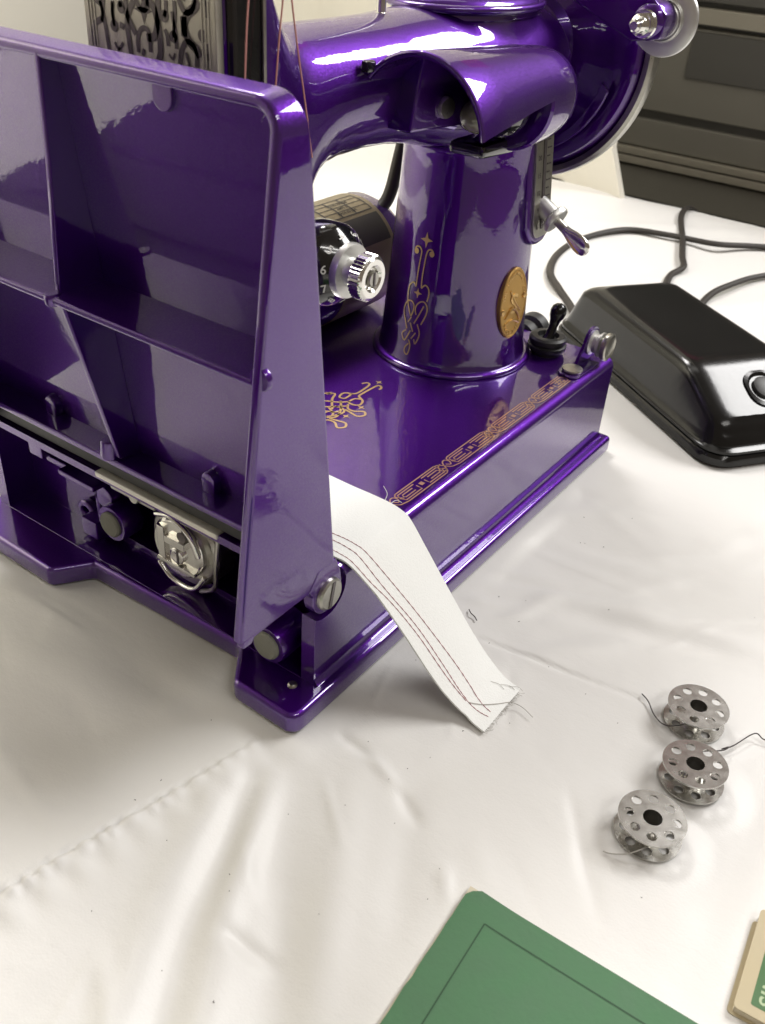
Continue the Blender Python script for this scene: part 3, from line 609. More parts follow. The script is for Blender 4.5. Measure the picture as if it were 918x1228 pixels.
for h_, ra, rb in ((13, 1.9, 1.9), (15, 2.2, 2.0), (18, 3.3, 1.7), (21.5, 3.9, 1.4), (24, 3.7, 1.2), (26, 2.8, 1.0), (27, 1.2, .5)):
    rings.append([a0 + dl*h_ + u_*math.cos(t)*rb + v_*math.sin(t)*ra for t in [2*math.pi*k/20 for k in range(20)]])
loft(q, rings); obj('lever_tip', q, chrome, mc, angle=60)

# ---- hand wheel
wh = B(); wc = (229.5, 67.2, 177)
lathe(wh, [(0, -12), (15, -12), (18, -10.5), (20, -5), (28, -3), (37, -3.2), (43, -4.6), (48, -3.6), (50.4, -.8), (51, 1), (0, 1)], wc, (1, 0, 0), 120)
who = obj('hand_wheel', wh, paint, mc)
q = B(); lathe(q, [(50.8, -1.6), (53.2, -2.2), (54.6, -1.2), (55.1, 1.4), (54.7, 4.6), (53.2, 5.8), (46, 6), (0, 6.4)], wc, (1, 0, 0), 120); obj('rim', q, nickel, who)
q = B(); lathe(q, [(11, 6.4), (11, 14), (10, 16), (0, 16)], wc, (1, 0, 0), 40); obj('stop_knob', q, chrome, who)
q = B(); poly = [(67.2+43*math.cos(R(a)), 177+43*math.sin(R(a))) for a in range(196, 284, 7)]
poly2 = [(67.2+38.5*math.cos(R(a)), 177+38.5*math.sin(R(a))) for a in range(284, 190, -7)]
prism(q, poly+poly2, 'x', 219, 221.4); obj('belt_guard', q, paint, mc, bevel=.8)
# ---- bobbin winder
bw = B()
lathe(bw, [(0, -4), (3, -4), (5.6, -3), (7.0, 0), (7.0, 11), (0, 11)], (210, 10.4, 193.8), (1, 0, 0), 32)
prism(bw, [(4.4, 188), (16, 186), (50, 200), (54, 212), (38, 214), (10, 201.6), (3.4, 196.5)], 'x', 208, 214.5)
bwo = obj('bobbin_winder', bw, paint, mc, bevel=1.1)
q = B(); lathe(q, [(0, -7.4), (1.5, -7.4), (2.2, -6.7), (2.2, -4.6), (1.7, -4.2), (2.4, -3.7), (3.0, -1.8), (3.9, -1.3), (3.9, 2)], (203.4, 11.0, 192.8), (1, 0, 0), 26); lathe(q, [(3.9, 0), (4.8, 0), (5.2, 1), (4.8, 2.2), (3.9, 2.2)], (205, 11.0, 192.8), (1, 0, 0), 26); obj('spindle', q, chrome, bwo)
q = B(); lathe(q, [(0, 0), (6.2, 0), (6.9, .8), (7.3, .2), (7.7, .8), (7.9, 2), (12.0, 2.2), (12.9, 2.8), (13.2, 4), (12.7, 4.8), (0, 4.8)], (218.6, 9.0, 193.4), (1, 0, 0), 60); obj('winder_disc', q, satin_steel, bwo)

# ---- badge, decals
def pillar(th, z, off=.25):
    t = (z-50)/90.; a, b_ = 34.2-5*t, 33.4-4.5*t
    fl_ = 1.8*math.exp(-(z-50)/4.)
    return Vector((182+t+(a+fl_+off)*math.cos(th), 66+.5*t+(b_+fl_+off)*math.sin(th), z))
TB = -1.735
bc = Vector((*pillar(TB, 82.6, 0)[:2], 82.6)); bnv = (pillar(TB, 82.6, 1)-pillar(TB, 82.6, 0)).normalized()
bu = (pillar(TB+.05, 82.6, 0)-pillar(TB-.05, 82.6, 0)).normalized(); bt = pillar(TB, 86, 0)-pillar(TB, 79, 0); bt.normalize(); bnv = bu.cross(bt).normalized()
bn = B(); rings = []
for r_, h_ in ((1.0, -2.0), (1.0, .7), (.965, 1.1), (.93, 1.1), (.90, .8), (.62, .85)):
    rings.append([bc + bu*9.0*r_*math.cos(t) + bt*16.0*r_*math.sin(t) + bnv*(h_ - .0) - Vector((0, 0, 0)) for t in [2*math.pi*k/48 for k in range(48)]])
loft(bn, rings); bdg = obj('badge', bn, brass, mc, angle=30)
txt = 'THE SINGER MANFG. CO.'
for k, ch in enumerate(txt):
    if ch == ' ': continue
    a = R(168 - 156*k/(len(txt)-1)); p = bc + bu*7.1*math.cos(a) + bt*13.2*math.sin(a) + bnv*.9
    yd = (bu*math.cos(a)*16.0 + bt*math.sin(a)*9.0).normalized(); xd = yd.cross(bnv).normalized()
    text('letter', ch, 2.1, axes(p, xd, yd, bnv), brass_hi, bdg, .18)
txt = 'TRADE MARK'
for k, ch in enumerate(txt):
    if ch == ' ': continue
    a = R(222 + 96*k/(len(txt)-1)); p = bc + bu*7.1*math.cos(a) + bt*13.2*math.sin(a) + bnv*.9
    yd = -(bu*math.cos(a)*16.0 + bt*math.sin(a)*9.0).normalized(); xd = yd.cross(bnv).normalized()
    text('letter', ch, 2.2, axes(p, xd, yd, bnv), brass_hi, bdg, .18)
text('monogram', 'S', 12.5, axes(bc+bnv*.85-bt*.5, bu, bt, bnv), brass_hi, bdg, .4)
q = B(); P_ = lambda u, v, h: bc + bu*u + bt*v + bnv*(h-.5)
tube(q, [P_(-5, -6, 1.5), P_(-1, -2, 1.9), P_(3, -5, 1.8), P_(4.8, -8, 1.5)], .5, 6); tube(q, [P_(5, -4, 1.5), P_(1, 0, 1.9), P_(-3, 6, 1.6)], .4, 6); tube(q, [P_(-5, -9, 1.4), P_(0, -7.5, 1.6), P_(5, -9.5, 1.4)], .5, 6)
obj('relief', q, brass_hi, bdg)
for u_0, v_0 in ((-7.3, -2.6), (7.3, 2.2)):
    q = B(); lathe(q, [(1.5, 0), (1.3, .8), (0, 1.3)], P_(u_0, v_0, 1.2), bnv, 14); obj('rivet', q, brass_hi, bdg)
def Fp(u, v): return pillar(u/34., v, .32)
q = B()
for pts in D['PIL']: stroke(q, [(a*34, z) for a, z in pts], .62, Fp, 4)
for a, z in D['PILDOT']: blob(q, (a*34, z), 1.25, Fp)
for (a, z), r_ in zip(D['PILSTAR'], (3.4, 2.4)): blob(q, (a*34, z), r_, Fp, True)
obj('pillar_scroll_print', q, gold, mc, angle=0)
Fb = lambda u, v: Vector((u, v, H+.12))
q = B()
for pts in D['BED']: stroke(q, pts, 1.0, Fb, 4)
for c_ in D['BEDSTAR']: blob(q, c_, 1.9, Fb, True)
for pts in D['BED'][2:]: stroke(q, [(2*92-u, v) for u, v in pts], 1.0, Fb, 4)
stroke(q, [(2*92-u, v) for u, v in D['BED'][0]], 1.0, Fb, 4); stroke(q, [(2*92-u, v) for u, v in D['BED'][1]], 1.0, Fb, 4)
obj('bed_scroll_print', q, gold, mc, angle=0)
q = B(); yc = 8.4; LW = .56
def ln(pts, k=0): stroke(q, [(u, yc+v) for u, v in pts], LW, Fb, k)
for k in range(-1, 4):
    a = 52.5 + 34.4*k; b_ = a + 34.4
    if k == -1: a, b_ = 18, 52.5
    for s_ in (1, -1): ln([(a+6, s_*3.1), (b_-3, s_*3.1)])
    m_ = (a+b_)/2+1.5
    for s_ in (-1, 1):
        e = m_+s_*12.6; i0 = m_+s_*2.6
        ln([(i0, 2.0), (e, 2.0), (e+s_*.9, 0), (e, -2.0), (i0, -2.0), (i0, -.0), (i0+s_*0, .7)]); ln([(i0+s_*2.4, .8), (e-s_*1.4, .8), (e-s_*.9, 0), (e-s_*1.4, -.8), (i0+s_*2.4, -.8)])
    q.faces.new([q.verts.new(Fb(m_+u, yc+v)) for u, v in ((-1.0, -.9), (1.0, -.9), (1.0, .9), (-1.0, .9))])
    kx = b_+1.0
    if k < 3:
        ln([(kx-4.4, -3.1), (kx-2.4, -2.0), (kx+.2, 1.8), (kx+2.4, 2.6), (kx+3.4, 1.0), (kx+2.0, -.8), (kx+.6, .6)], 4)
        ln([(kx-4.4, 3.1), (kx-2.0, 2.0), (kx+.6, -1.8), (kx+2.8, -2.6), (kx+5.2, -3.1)], 4); ln([(kx-3.6, .3), (kx-2.0, -1.0), (kx-3.0, -2.0), (kx-4.6, -.8), (kx-3.4, 1.4), (kx-1.0, 2.2)], 4); ln([(kx+5.2, 3.1), (kx+3.8, 2.2), (kx+4.6, .6), (kx+5.4, -.8)], 4)
ln([(182.6, 3.1), (182, 1.4), (180.5, -.6)], 3); ln([(182.6, -3.1), (182, -1.4), (184.8, .8), (186, -.4), (184.6, -1.4), (183, .2)], 4)
obj('border_print', q, rose, mc, angle=0)

# ---- motor at the back
q = B(); my, mz = 132, 79
lathe(q, [(0, 0), (17, 0), (24, 2), (26.8, 6), (26.8, 74), (24, 80), (16, 83), (0, 83)], (122, my, mz), (1, 0, 0), 56); mo = obj('motor', q, paint, mc)
q = B()
lathe(q, [(26.9, 0), (27.3, .2), (27.3, 40), (26.9, 40.2)], (149.5, my, mz), (1, 0, 0), 96); pn = obj('name_plate', q, label_gold, mo)
Fm = lambda u, v: Vector((u, my+27.45*math.cos(R(v)), mz+27.45*math.sin(R(v))))
q = B()
def patch(u0, u1, v0, v1, n_=10):
    for k in range(n_):
        a, b_ = v0+(v1-v0)*k/n_, v0+(v1-v0)*(k+1)/n_; q.faces.new([q.verts.new(Fm(*p)) for p in ((u0, a), (u1, a), (u1, b_), (u0, b_))])
patch(153, 187, 122, 152); patch(154, 186.5, 88, 89.4, 2); patch(154, 186.5, 116.6, 118, 2)
for u0 in (154, 164, 174, 185.6): patch(u0, u0+.9, 88, 118)
for v0 in (95, 102, 109): patch(154, 186.5, v0, v0+.8, 1)
obj('plate_print', q, print_dark, pn, angle=0)
for k, s_ in enumerate(('VOLTS 100-120', 'AMPS .5', 'MADE IN USA')):
    v0 = 98.5+k*7; er = Vector((0, math.cos(R(v0)), math.sin(R(v0)))); text('lettering', s_, 2.2, axes(Vector((170, my, mz))+er*27.5, (1, 0, 0), Vector((0, -math.sin(R(v0)), math.cos(R(v0))))*-1, er), print_dark, pn, .02)
q = B(); tube(q, [(188, 122, 98), (196, 121, 101), (202, 120, 108), (209, 120, 127), (214, 118, 150), (212, 100, 168)], 3.2, 10); obj('motor_lead', q, cable, mc)

# ---- light switch, latch bracket, plug on the right of the bed
sx, sy = 207.5, 28.5
q = B(); lathe(q, [(0, 0), (7.2, 0), (7.2, 2.2), (8.8, 2.4), (9.2, 3), (9.2, 4.6), (8.2, 5), (8.4, 6), (8.8, 6.2), (8.8, 8), (7.8, 8.9), (5.2, 9), (4.4, 7), (0, 7)], (sx, sy, H-.2), (0, 0, 1), 40); sw = obj('light_switch', q, rubber, mc)
sd = Vector((.34, -.05, .94)).normalized()
q = B(); lathe(q, [(3.6, 0), (2.5, 3), (2.1, 8), (2.6, 10.6), (3.5, 12.6), (3.9, 14.8), (3.4, 17), (2, 18.4), (0, 18.9)], Vector((sx, sy, H+5)), sd, 26); obj('toggle', q, bakelite, sw)
q = B(); lathe(q, [(5.0, 0), (5.4, .5), (4.6, 1.0), (4.2, .4)], (sx, sy, H), (0, 0, 1), 30); obj('nut', q, nickel, sw)
q = B(); lathe(q, [(0, 0), (5, 0), (7.4, 1), (7.8, 3), (7.8, 6), (6.4, 7.4), (6.4, 9), (8.6, 10), (8.8, 16), (7, 18), (0, 18)], (224.4, 51, 46), (1, 0, 0), 30); obj('terminal_plug', q, rubber, mc)
br = B(); prism(br, [(189, 9)]+[(193.2-5.6*math.cos(R(a)), 8.6-5.6*math.sin(R(a))) for a in (0, 30, 60, 90)]+[(212, 3), (212, 14.2), (193, 14.2)]+[(193.2-5.6*math.cos(R(a)), 8.6+5.6*math.sin(R(a))) for a in (60, 30)], 'z', H+.1, H+1.3)
bro = obj('latch_bracket', br, paint, mc, bevel=.3)
q = B(); prism(q, [(199, H+1.2), (206.2, 62)] + [(213.2+7.4*math.cos(R(a)), 60.4+7.4*math.sin(R(a))) for a in range(170, -31, -16)] + [(219, H+1.2)], 'y', 8.8, 10.2); obj('upright_tab', q, paint, bro, bevel=.4)
q = B(); lathe(q, [(0, 0), (4.4, 0), (4.8, .8), (4.6, 1.4), (0, 1.6)], (194.6, 8.4, H+1.3), (0, 0, 1), 26); obj('screw', q, nickel, bro)
q = B(); lathe(q, [(0, 0), (5.8, 0), (6.0, .6), (4.5, 1.6), (4.5, 3.2), (5.8, 4.2), (5.8, 5.2), (0, 5.4)], (213.2, 8.8, 60.4), (0, -1, 0), 36); obj('latch_collar', q, satin_steel, bro)
q = B(); lathe(q, [(0, 5.2), (3.6, 5.2), (3.6, 6.4), (6.2, 6.6), (6.5, 7.2), (6.5, 8.8), (5.7, 9.4), (5.0, 9.0), (4.2, 8.7), (0, 8.6)], (213.2, 8.8, 60.4), (0, -1, 0), 40); obj('latch_button', q, nickel, bro)

# ================================================================== THINGS ON THE TABLE
# ---- sewn test strip draped over the front of the bed
prof = [(33.5, 52.9), (22, 52.6), (10.4, 52.4), (3.9, 51.6), (-.4, 49.6), (-7.5, 41.8), (-20, 27), (-29.8, 15.1), (-37.9, 6.9), (-45.6, 1.6), (-52.2, .45)]
prof = [(62, 52.8)] + prof
PS = smooth_pts([(0, *p) for p in prof], 8); nP = len(PS)
def xl(y): 
    T_ = [(-53, 25.8), (-44.4, 27.0), (-35, 25.0), (-24.8, 23.3), (-14.9, 21.6), (-8.5, 20.3), (-3, 18), (1, 16.3), (5, 14.8), (15, 13.5), (62, 13)]
    for (a, xa), (b_, xb) in zip(T_, T_[1:]):
        if y <= b_: return xa + (xb-xa)*(y-a)/(b_-a)
    return 13
def xr(y): return 51.2 + (.0 if y > -30 else 0) + (1.0*math.sin(y*.12))*.4
def strip_pt(u, y, z, off=0): 
    x = xl(y)+(xr(y)-xl(y))*u
    return Vector((x, y, z + off + .5*math.sin(u*math.pi)*(1 if z > 4 else .2) + .5*noise.noise((x*.06, y*.06, 2))))
fs_ = empty('fabric_strip', (38, -20, 0), 'white cotton test strip with three stitched rows draped over the front of the bed', 'fabric')
q = B(); NU = 22; top, bot = [], []
for i, p in enumerate(PS):
    d = (PS[min(i+1, nP-1)] - PS[max(i-1, 0)]).normalized(); nn = Vector((0, -d.z, d.y)); nn = nn if nn.z > 0 or nn.y < 0 else -nn
    if nn.y > 0 and abs(nn.y) > abs(nn.z): nn = -nn
    top.append([q.verts.new(strip_pt(k/NU, p.y, p.z) + nn*.35) for k in range(NU+1)]); bot.append([q.verts.new(strip_pt(k/NU, p.y, p.z) - nn*.35) for k in range(NU+1)])
for i in range(nP-1):
    for k in range(NU): q.faces.new([top[i][k], top[i][k+1], top[i+1][k+1], top[i+1][k]]); q.faces.new([bot[i][k], bot[i+1][k], bot[i+1][k+1], bot[i][k+1]])
    for k in (0, NU): q.faces.new([top[i][k], top[i+1][k], bot[i+1][k], bot[i][k]])
for i in (0, nP-1):
    for k in range(NU): q.faces.new([top[i][k], top[i][k+1], bot[i][k+1], bot[i][k]])
obj('cloth_strip', q, cotton, fs_, angle=70)
def zprof(y):
    for a, b_ in zip(PS, PS[1:]):
        if b_.y <= y <= a.y: return a.z + (b_.z-a.z)*(a.y-y)/max(1e-6, a.y-b_.y)
    return .5
S1_ = [(22.0, 20), (23.2, 11.4), (25.0, 1.0), (28.5, -8.7), (32.8, -21.4), (36.2, -35.1), (34.5, -49.6)]
S2_ = [(19.5, 20), (20.5, 9.2), (22.0, -.4), (24.8, -9.7), (28.8, -20.4), (31.0, -31.9), (31.2, -42.5), (32.2, -50.1)]
S3_ = [(15.8, 20), (16.8, 6.0), (19.8, -4.1), (24.0, -12.3), (27.6, -22.8), (29.5, -32.7), (30.8, -42.3)]
def on_strip(x, y, h=.55):
    z = zprof(y); z2 = zprof(y-.5); sl = Vector((0, -.5, z2-z)).normalized(); nn = Vector((0, sl.z, -sl.y)); nn = nn if nn.z > 0 else -nn
    u = max(0, min(1, (x-xl(y))/(xr(y)-xl(y)))); p = strip_pt(u, y, z); return Vector((x, p.y, p.z)) + nn*h
for rowp in (S1_, S2_, S3_):
    q = B(); pts = smooth_pts([(x, y, 0) for x, y in rowp], 14)
    acc = 0; L_ = [pts[0]]
    for a, b_ in zip(pts, pts[1:]):
        if (b_-L_[-1]).length > 1.5: L_.append(b_)
    for a, b_ in zip(L_, L_[1:]):                       # one little sunk stitch after another
        m_ = (a+b_)/2; tube(q, [on_strip(*a[:2], .32), on_strip(*m_[:2], .52), on_strip(*b_[:2], .32)], .12, 5, 0)
    obj('stitching', q, thread_m, fs_)
q = B(); tube(q, [on_strip(31.1, -42.3), on_strip(35, -46), on_strip(39.5, -50), Vector((43, -52.8, 1.0)), Vector((43.6, -57, .9)), Vector((42, -62, .7))], .13, 5); obj('thread_tail', q, grey_thread, fs_)
q = B(); rg = random.Random(9)
for k in range(46):
    u = rg.random(); p = strip_pt(u, -52.2, .5); tube(q, [p+Vector((0, .8, .1)), p+Vector((rg.uniform(-.8, .8), -rg.uniform(.3, 1.1), .2)), p+Vector((rg.uniform(-2.0, 2.0), -rg.uniform(.6, 2.2), rg.uniform(0, .7)))], .06, 4, 3)
for (x, y) in ((45, -43), (47.5, -46), (49, -48.5)): tube(q, [on_strip(x, y, .4), on_strip(x+1.8, y-2.6, .7), on_strip(x+1.5, y-5, .5)], .08, 4)
fr_ = obj('frayed_edge', q, grey_thread, fs_); fr_['kind'] = 'stuff'
q = B(); tube(q, [(51.2, 10.8, 52.6), (53.5, 11.5, 54.2), (53.8, 13.5, 56.5)], .12, 5); tube(q, [(51.2, 8.4, 52.4), (54.2, 8.0, 52.6), (54.9, 6, 52.2)], .12, 5); obj('thread_tuft', q, cotton, fs_)

# ---- bobbins
def make_bobbin():
    t = empty('bobbin', (0, 0, 0), '', 'bobbin', 'metal bobbins lying on the cloth')
    def flange(z0, z1):
        bm = B(); Rr, N = 10.2, 96
        for z, flip in ((z0, 1), (z1, 0)):
            ov = [bm.verts.new((Rr*math.cos(2*math.pi*k/N), Rr*math.sin(2*math.pi*k/N), z)) for k in range(N)]
            es_ = [bm.edges.new((ov[k], ov[(k+1) % N])) for k in range(N)]
            def hole(cx, cy, r, n_):
                hv = [bm.verts.new((cx+r*math.cos(2*math.pi*k/n_), cy+r*math.sin(2*math.pi*k/n_), z)) for k in range(n_)]
                es_.extend(bm.edges.new((hv[k], hv[(k+1) % n_])) for k in range(n_)); return hv
            hs_ = [hole(0, 0, 2.9, 28)] + [hole(7.0*math.cos(math.pi*k/4), 7.0*math.sin(math.pi*k/4), 1.55, 18) for k in range(8)]
            bmesh.ops.triangle_fill(bm, edges=es_, use_beauty=True)
            if flip: lo = [ov]+hs_
            else: hi = [ov]+hs_
        for a, b_ in zip(lo, hi):
            for k in range(len(a)): j = (k+1) % len(a); bm.faces.new([a[k], a[j], b_[j], b_[k]])
        return bm
    obj('flange', flange(6.95, 7.55), bobbin_steel, t, angle=30); obj('flange', flange(.1, .7), bobbin_steel, t, angle=30)
    q = B(); N = 32; rings = [[(r_*math.cos(2*math.pi*k/N), r_*math.sin(2*math.pi*k/N), z) for k in range(N)] for r_, z in ((3.7, .7), (3.5, 1.4), (3.5, 6.2), (3.7, 6.95), (2.9, 7.0), (2.9, .65))]
    loft(q, rings, close=True); obj('core', q, bobbin_steel, t, angle=50)
    q = B(); tube(q, [(8.6*math.cos(R(a)), 8.6*math.sin(R(a)), .9) for a in range(0, 360, 15)], .01, 4, 0); q.free()
    return t
proto = make_bobbin(); labs = ['metal bobbin farthest up the row, short dark thread curling off its left side', 'darker middle metal bobbin with a dark thread running off to the right', 'brightest metal bobbin, lowest of the row, nearest the green booklet']
for i, ((x, y), rot, tx, ty) in enumerate(zip(BOB, (8, 32, 20), (0, -1.6, 0), (0, 2.4, 0))):
    o = proto if i == 0 else proto.copy()
    if i: C.objects.link(o)
    if i:
        for ch in list(proto.children):
            c_ = ch.copy(); C.objects.link(c_); c_.parent = o
    o.location = (x*S, y*S, .0001 + (.00035 if i == 1 else 0)); o.rotation_euler = (R(tx), R(ty), R(rot)); o['label'] = labs[i]
proto['label'] = labs[0]
q = B(); tube(q, [(76.6, -87.2, .8), (74.2, -90.5, 1.1), (69.6, -94.6, .9), (66.6, -99, 1.8), (67.4, -103, 3.2), (70, -105.5, 4.0)], .22, 6); tag(obj('loose_thread', q, dark_thread), 'short dark thread curling out of the farthest bobbin', 'thread')
q = B(); tube(q, [(54.5, -109, 4.2), (60, -113.5, 4.6), (66.5, -119, 3.2), (70.5, -120.2, 2.2), (68.5, -118.6, 1.8), (72.5, -121.2, 1.8), (82.6, -125.2, 1.8), (83, -128.5, .8), (84.5, -134, .7), (83, -142, .6)], .22, 6); tag(obj('loose_thread', q, dark_thread), 'dark wiry thread trailing right from the middle bobbin', 'thread')
q = B(); tube(q, [(18.9, -115.5, 3.4), (13, -112.5, 3.4), (10.2, -109.5, 2), (8.6, -105.5, .6), (8.2, -103.6, .5)], .2, 6); tag(obj('loose_thread', q, grey_thread), 'short pale thread hanging from the nearest bobbin', 'thread')
q = B(); tube(q, [(76.4, -15.5, .6), (74.6, -17.4, 1.0), (74, -19.5, .7), (72.8, -21.2, .6)], .22, 6); tag(obj('loose_thread', q, dark_thread), 'tiny dark blue thread scrap on the cloth beside the fabric strip', 'thread')
# ---- upper threads running down behind the flap
for a, b_, lab in (((14.4, 36, 214), (10.2, 36, 178), 'pink thread running down beside the engraved face plate'), ((27.4, 36, 214), (20.6, 36, 170), 'pink thread running down the head, middle of three'), ((27.8, 36, 214), (38.6, 36, 166), 'pink thread running down the head, rightmost of three')):
    q = B(); A_, B_ = Vector(a), Vector(b_); tube(q, [A_, A_.lerp(B_, .35)+Vector((-.3, 0, 0)), A_.lerp(B_, .7), B_], .25, 6, 4); tag(obj('upper_thread', q, pink_thread), lab, 'thread')

# ---- foot controller
Uv = Vector((-.59, -.807, 0)); Vv = Vector((.807, -.59, 0)); A0 = Vector((338, 67, 0))
def pp(u, v, z): return A0 + Uv*u + Vv*v + Vector((0, 0, z))
fc = empty('foot_controller', tuple(pp(70, 30, 0)), 'black bakelite foot controller with a sloped nose on the cloth behind the machine', 'foot controller')
def rr_ring(u0, u1, v0, v1, r, z, zt=None):
    out = []
    raw = rrect(u0, u1, v0, v1, r, 6); full = []
    for (ua, va), (ub, vb) in zip(raw, raw[1:]+raw[:1]):
        full.append((ua, va)); L_ = math.hypot(ub-ua, vb-va)
        if L_ > 30:
            m__ = 24 if abs(ub-ua) > 60 else 10
            full += [(ua+(ub-ua)*k/m__, va+(vb-va)*k/m__) for k in range(1, m__)]
    for u, v in full:
        zz = z if zt is None else zt(u, v); out.append(pp(u, v, zz))
    return out
def top_z(u, v): return 38.5 - .5*max(0, (u-108)+((u-108)**2+6)**.5)/2
q = B(); rings = [rr_ring(-22, 151, -4.5, 66.5, 14, 7.2), rr_ring(-22, 151, -4.5, 66.5, 14, 8.6), rr_ring(-20, 148, -3.2, 65.2, 13, 9.6),
   rr_ring(-18, 147, -2.2, 64, 12, 0, lambda u, v: 14), rr_ring(-7, 145.5, -1.0, 62.6, 10, 0, lambda u, v: max(15, top_z(u, v)-6)), rr_ring(-2.6, 144.5, .2, 61.6, 9, 0, lambda u, v: max(16, top_z(u, v)-3)), rr_ring(2, 142.5, 2.6, 59.2, 7, 0, lambda u, v: max(17, top_z(u, v)-1.0)), rr_ring(6.5, 140, 5.4, 56.4, 5, 0, lambda u, v: max(17.5, top_z(u, v)-.25))]
vsr = [[q.verts.new(p) for p in r] for r in rings]; n_ = len(rings[0])
for a, b_ in zip(vsr, vsr[1:]):
    for i in range(n_): q.faces.new([a[i], a[(i+1) % n_], b_[(i+1) % n_], b_[i]])
prev = vsr[-1]
for k in range(1, 7):
    t = k/6.; ring = []
    for v in vsr[-1]:
        u_, w_ = (v.co-A0).dot(Uv), (v.co-A0).dot(Vv); w2 = w_+(30.9-w_)*t; ring.append(q.verts.new(pp(u_, w2, top_z(u_, w2))))
    for i in range(n_):
        try: q.faces.new([prev[i], prev[(i+1) % n_], ring[(i+1) % n_], ring[i]])
        except ValueError: pass
    prev = ring
bmesh.ops.remove_doubles(q, verts=q.verts, dist=.02)
obj('cover', q, bakelite, fc, angle=50)
q = B(); loft(q, [rr_ring(-21, 150, -4, 66, 13, 0), rr_ring(-23, 152.5, -6, 68, 14, 1.4), rr_ring(-23, 152.5, -6, 68, 14, 5.2), rr_ring(-22, 151.5, -5, 67, 14, 6.6)]); obj('base', q, bakelite, fc, angle=40)
q = B(); loft(q, [rr_ring(118, 136, 27, 46, 7, 31.0, lambda u, v: top_z(u, v)-.4), rr_ring(117, 137, 26, 47, 8, 32.5, lambda u, v: top_z(u, v)+.9), rr_ring(118.5, 135.5, 27.5, 45.5, 8, 32.5, lambda u, v: top_z(u, v)+1.2), rr_ring(120.5, 133.5, 29.5, 43.5, 6, 32.5, lambda u, v: top_z(u, v)-1.2)]); obj('button_collar', q, bakelite, fc, angle=40)
q = B(); loft(q, [rr_ring(121, 133, 30, 43, 6, 0, lambda u, v: top_z(u, v)-1), rr_ring(121.4, 132.6, 30.4, 42.6, 5.4, 0, lambda u, v: top_z(u, v)+1.6), rr_ring(123, 131, 32, 41, 4, 0, lambda u, v: top_z(u, v)+2.2)]); obj('foot_button', q, rubber, fc, angle=40)

# ---- cords
def cord(pts, lab, r=2.6, flat=.75):
    q = B(); tube(q, pts, r, 10, 8, flat); tag(obj('power_cord', q, cable), lab, 'cord')
cord([(640, 6, 3), (612, 44, 3), (595, 68, 3), (588, 106, 3), (574, 137, 3), (527, 152, 3), (479, 150, 3), (437, 136, 3), (411, 116, 3), (387, 95, 3), (350, 68, 6)], 'brown flat cord looping wide behind the foot controller', 2.9)
cord([(400, 30, 3), (440, 50, 3), (492, 66, 3), (520, 66, 3), (545, 76, 3), (590, 93, 3), (642, 114, 3), (672, 122, 3), (688, 121, 1), (703, 118, -14), (708, 116, -80), (712, 114, -240)], 'brown cord running to the table edge and down over it', 2.6)
cord([(380, 6, 3), (420, 22, 3), (474, 30, 3), (513, 25, 3), (549, 13, 3), (600, -20, 3), (640, -60, 3)], 'brown cord leaving the foot controller to the right', 2.6)

# ---- lint on the cloth
q = B(); rg = random.Random(21)
for k in range(70):
    x, y = rg.uniform(-115, 190), rg.uniform(-140, 30)
    if keep(x, y) < 3: continue
    z = -.12+(cloth_h(x, y)-.5)+.12; a_ = rg.uniform(0, 6.28); l_ = rg.choice((.12, .15, .2, .35)); tube(q, [(x, y, z), (x+l_*math.cos(a_), y+l_*math.sin(a_), z+.1), (x+1.6*l_*math.cos(a_+.7), y+1.6*l_*math.sin(a_+.7), z)], .09, 4, 2)
tag(obj('lint', q, dark_thread), 'tiny dark specks of lint scattered over the white cloth', 'lint', kind='stuff')

# ---- green booklet
gb = empty('booklet', (-26.8, -79.2, 0), 'green booklet with a thin dark border line lying in front of the bobbins', 'booklet')
Mg = Matrix.Translation((-26.8, -79.2, 0)) @ Matrix.Rotation(R(2.2), 4, 'Z')
def bx(bm, x0, x1, y0, y1, z0, z1): return box(bm, x0, x1, y0, y1, z0, z1, Mg)
obj('pages', bx(B(), -139, .25, -99.5, .35, .25, 1.35), paper, gb)
gc = B(); v_ = []
NX, NY = 40, 30
for j in range(NY+1):
    for i in range(NX+1):
        x, y = -140*i/NX, -100*j/NY; e = .25*noise.noise((x*.05, y*.05, 1)) + (.9*math.exp(-(x*x+y*y)/90.))
        x2, y2 = x + (.5*noise.noise((y*.3, 0, 5)) if i == 0 else 0), y + (.4*noise.noise((x*.3, 3, 5)) if j == 0 else 0)
        if i == 0 and j == 0: x2, y2 = -1.6, -1.2
        v_.append((Mg @ Vector((x2, y2, 1.75+e)), Mg @ Vector((x2, y2, 1.45+e))))
T_ = [[gc.verts.new(a) for a, b_ in v_], [gc.verts.new(b_) for a, b_ in v_]]
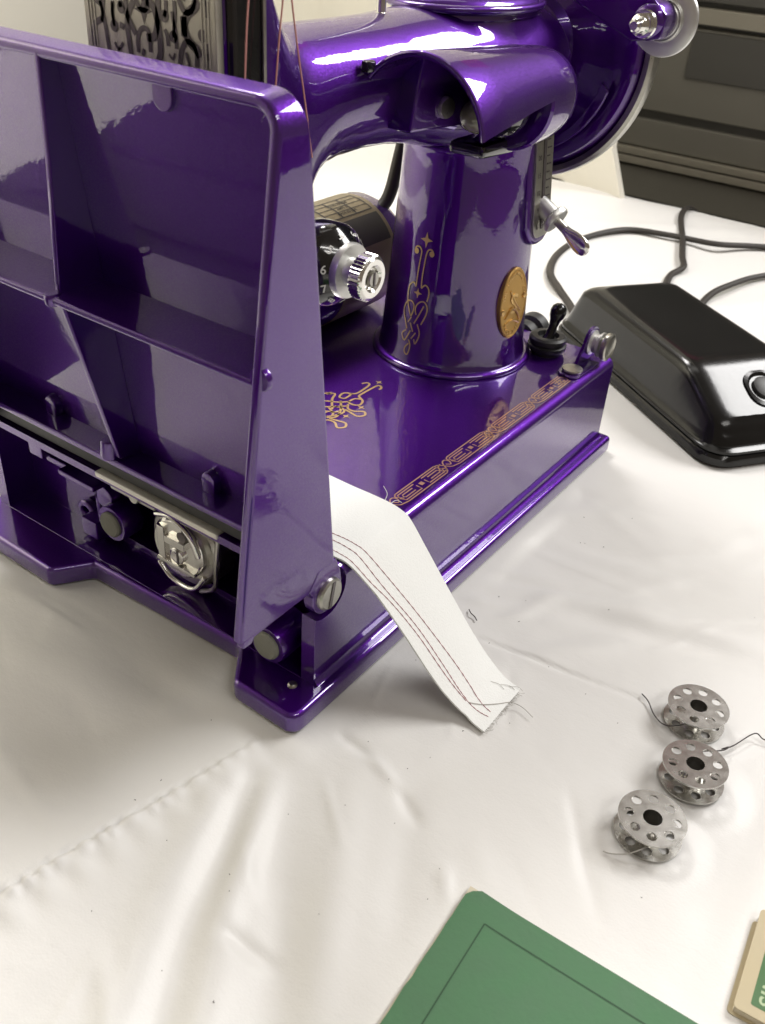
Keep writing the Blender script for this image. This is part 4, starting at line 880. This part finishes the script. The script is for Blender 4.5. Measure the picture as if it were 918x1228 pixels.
for j in range(NY):
    for i in range(NX):
        a = j*(NX+1)+i
        for tt_ in T_: gc.faces.new([tt_[a], tt_[a+1], tt_[a+NX+2], tt_[a+NX+1]])
edge = [i for i in range(NX+1)] + [j*(NX+1)+NX for j in range(1, NY+1)] + [NY*(NX+1)+i for i in range(NX-1, -1, -1)] + [j*(NX+1) for j in range(NY-1, 0, -1)]
for a, b_ in zip(edge, edge[1:]+edge[:1]): gc.faces.new([T_[0][a], T_[0][b_], T_[1][b_], T_[1][a]])
obj('cover', gc, green, gb, angle=50)
q = B()
Fg = lambda u, v: Mg @ Vector((u, v, 1.85 + .25*noise.noise((u*.05, v*.05, 1)) + .9*math.exp(-(u*u+v*v)/90.)))
for pts in ([(-8, -8.5), (-70, -8.5), (-132, -8.5)], [(-8, -8.5), (-8, -50), (-8, -92)], [(-132, -8.5), (-132, -92)], [(-8, -92), (-132, -92)]):
    P = [Vector((*p, 0)) for p in pts]; n_ = 40; pts2 = [tuple(P[0].lerp(P[-1], t/n_)[:2]) for t in range(n_+1)]; stroke(q, pts2, .42, Fg, 0)
obj('border_line', q, green_line, gb, angle=0)

# ---- cream booklet with lettering
cbk = empty('booklet', (-15, -150, 0), 'cream booklet with a green panel and pale lettering at the right edge', 'booklet')
Mc = Matrix.Translation((-15.2, -149.8, 0)) @ Matrix.Rotation(R(4.5), 4, 'Z')
obj('pages', box(B(), .4, 31.6, -92, -.4, .3, 2.4, Mc), paper, cbk)
obj('back_cover', prism(B(), rrect(-.5, 29.5, -93, .9, 1.2), 'z', .05, .35, Mc), cream, cbk)
obj('cover', prism(B(), rrect(0, 32.5, -93, 0, 1.2), 'z', 2.45, 2.85, Mc), cream, cbk, bevel=.1)
obj('green_panel', prism(B(), rrect(3.0, 29.8, -89, -3.7, .6), 'z', 2.87, 2.90, Mc), dk_green, cbk)
text('lettering', 'SINGER', 6.6, Mc @ axes((15.0, -7.9, 2.93), (1, 0, 0), (0, 1, 0), (0, 0, 1)), pale_ink, cbk, .02)
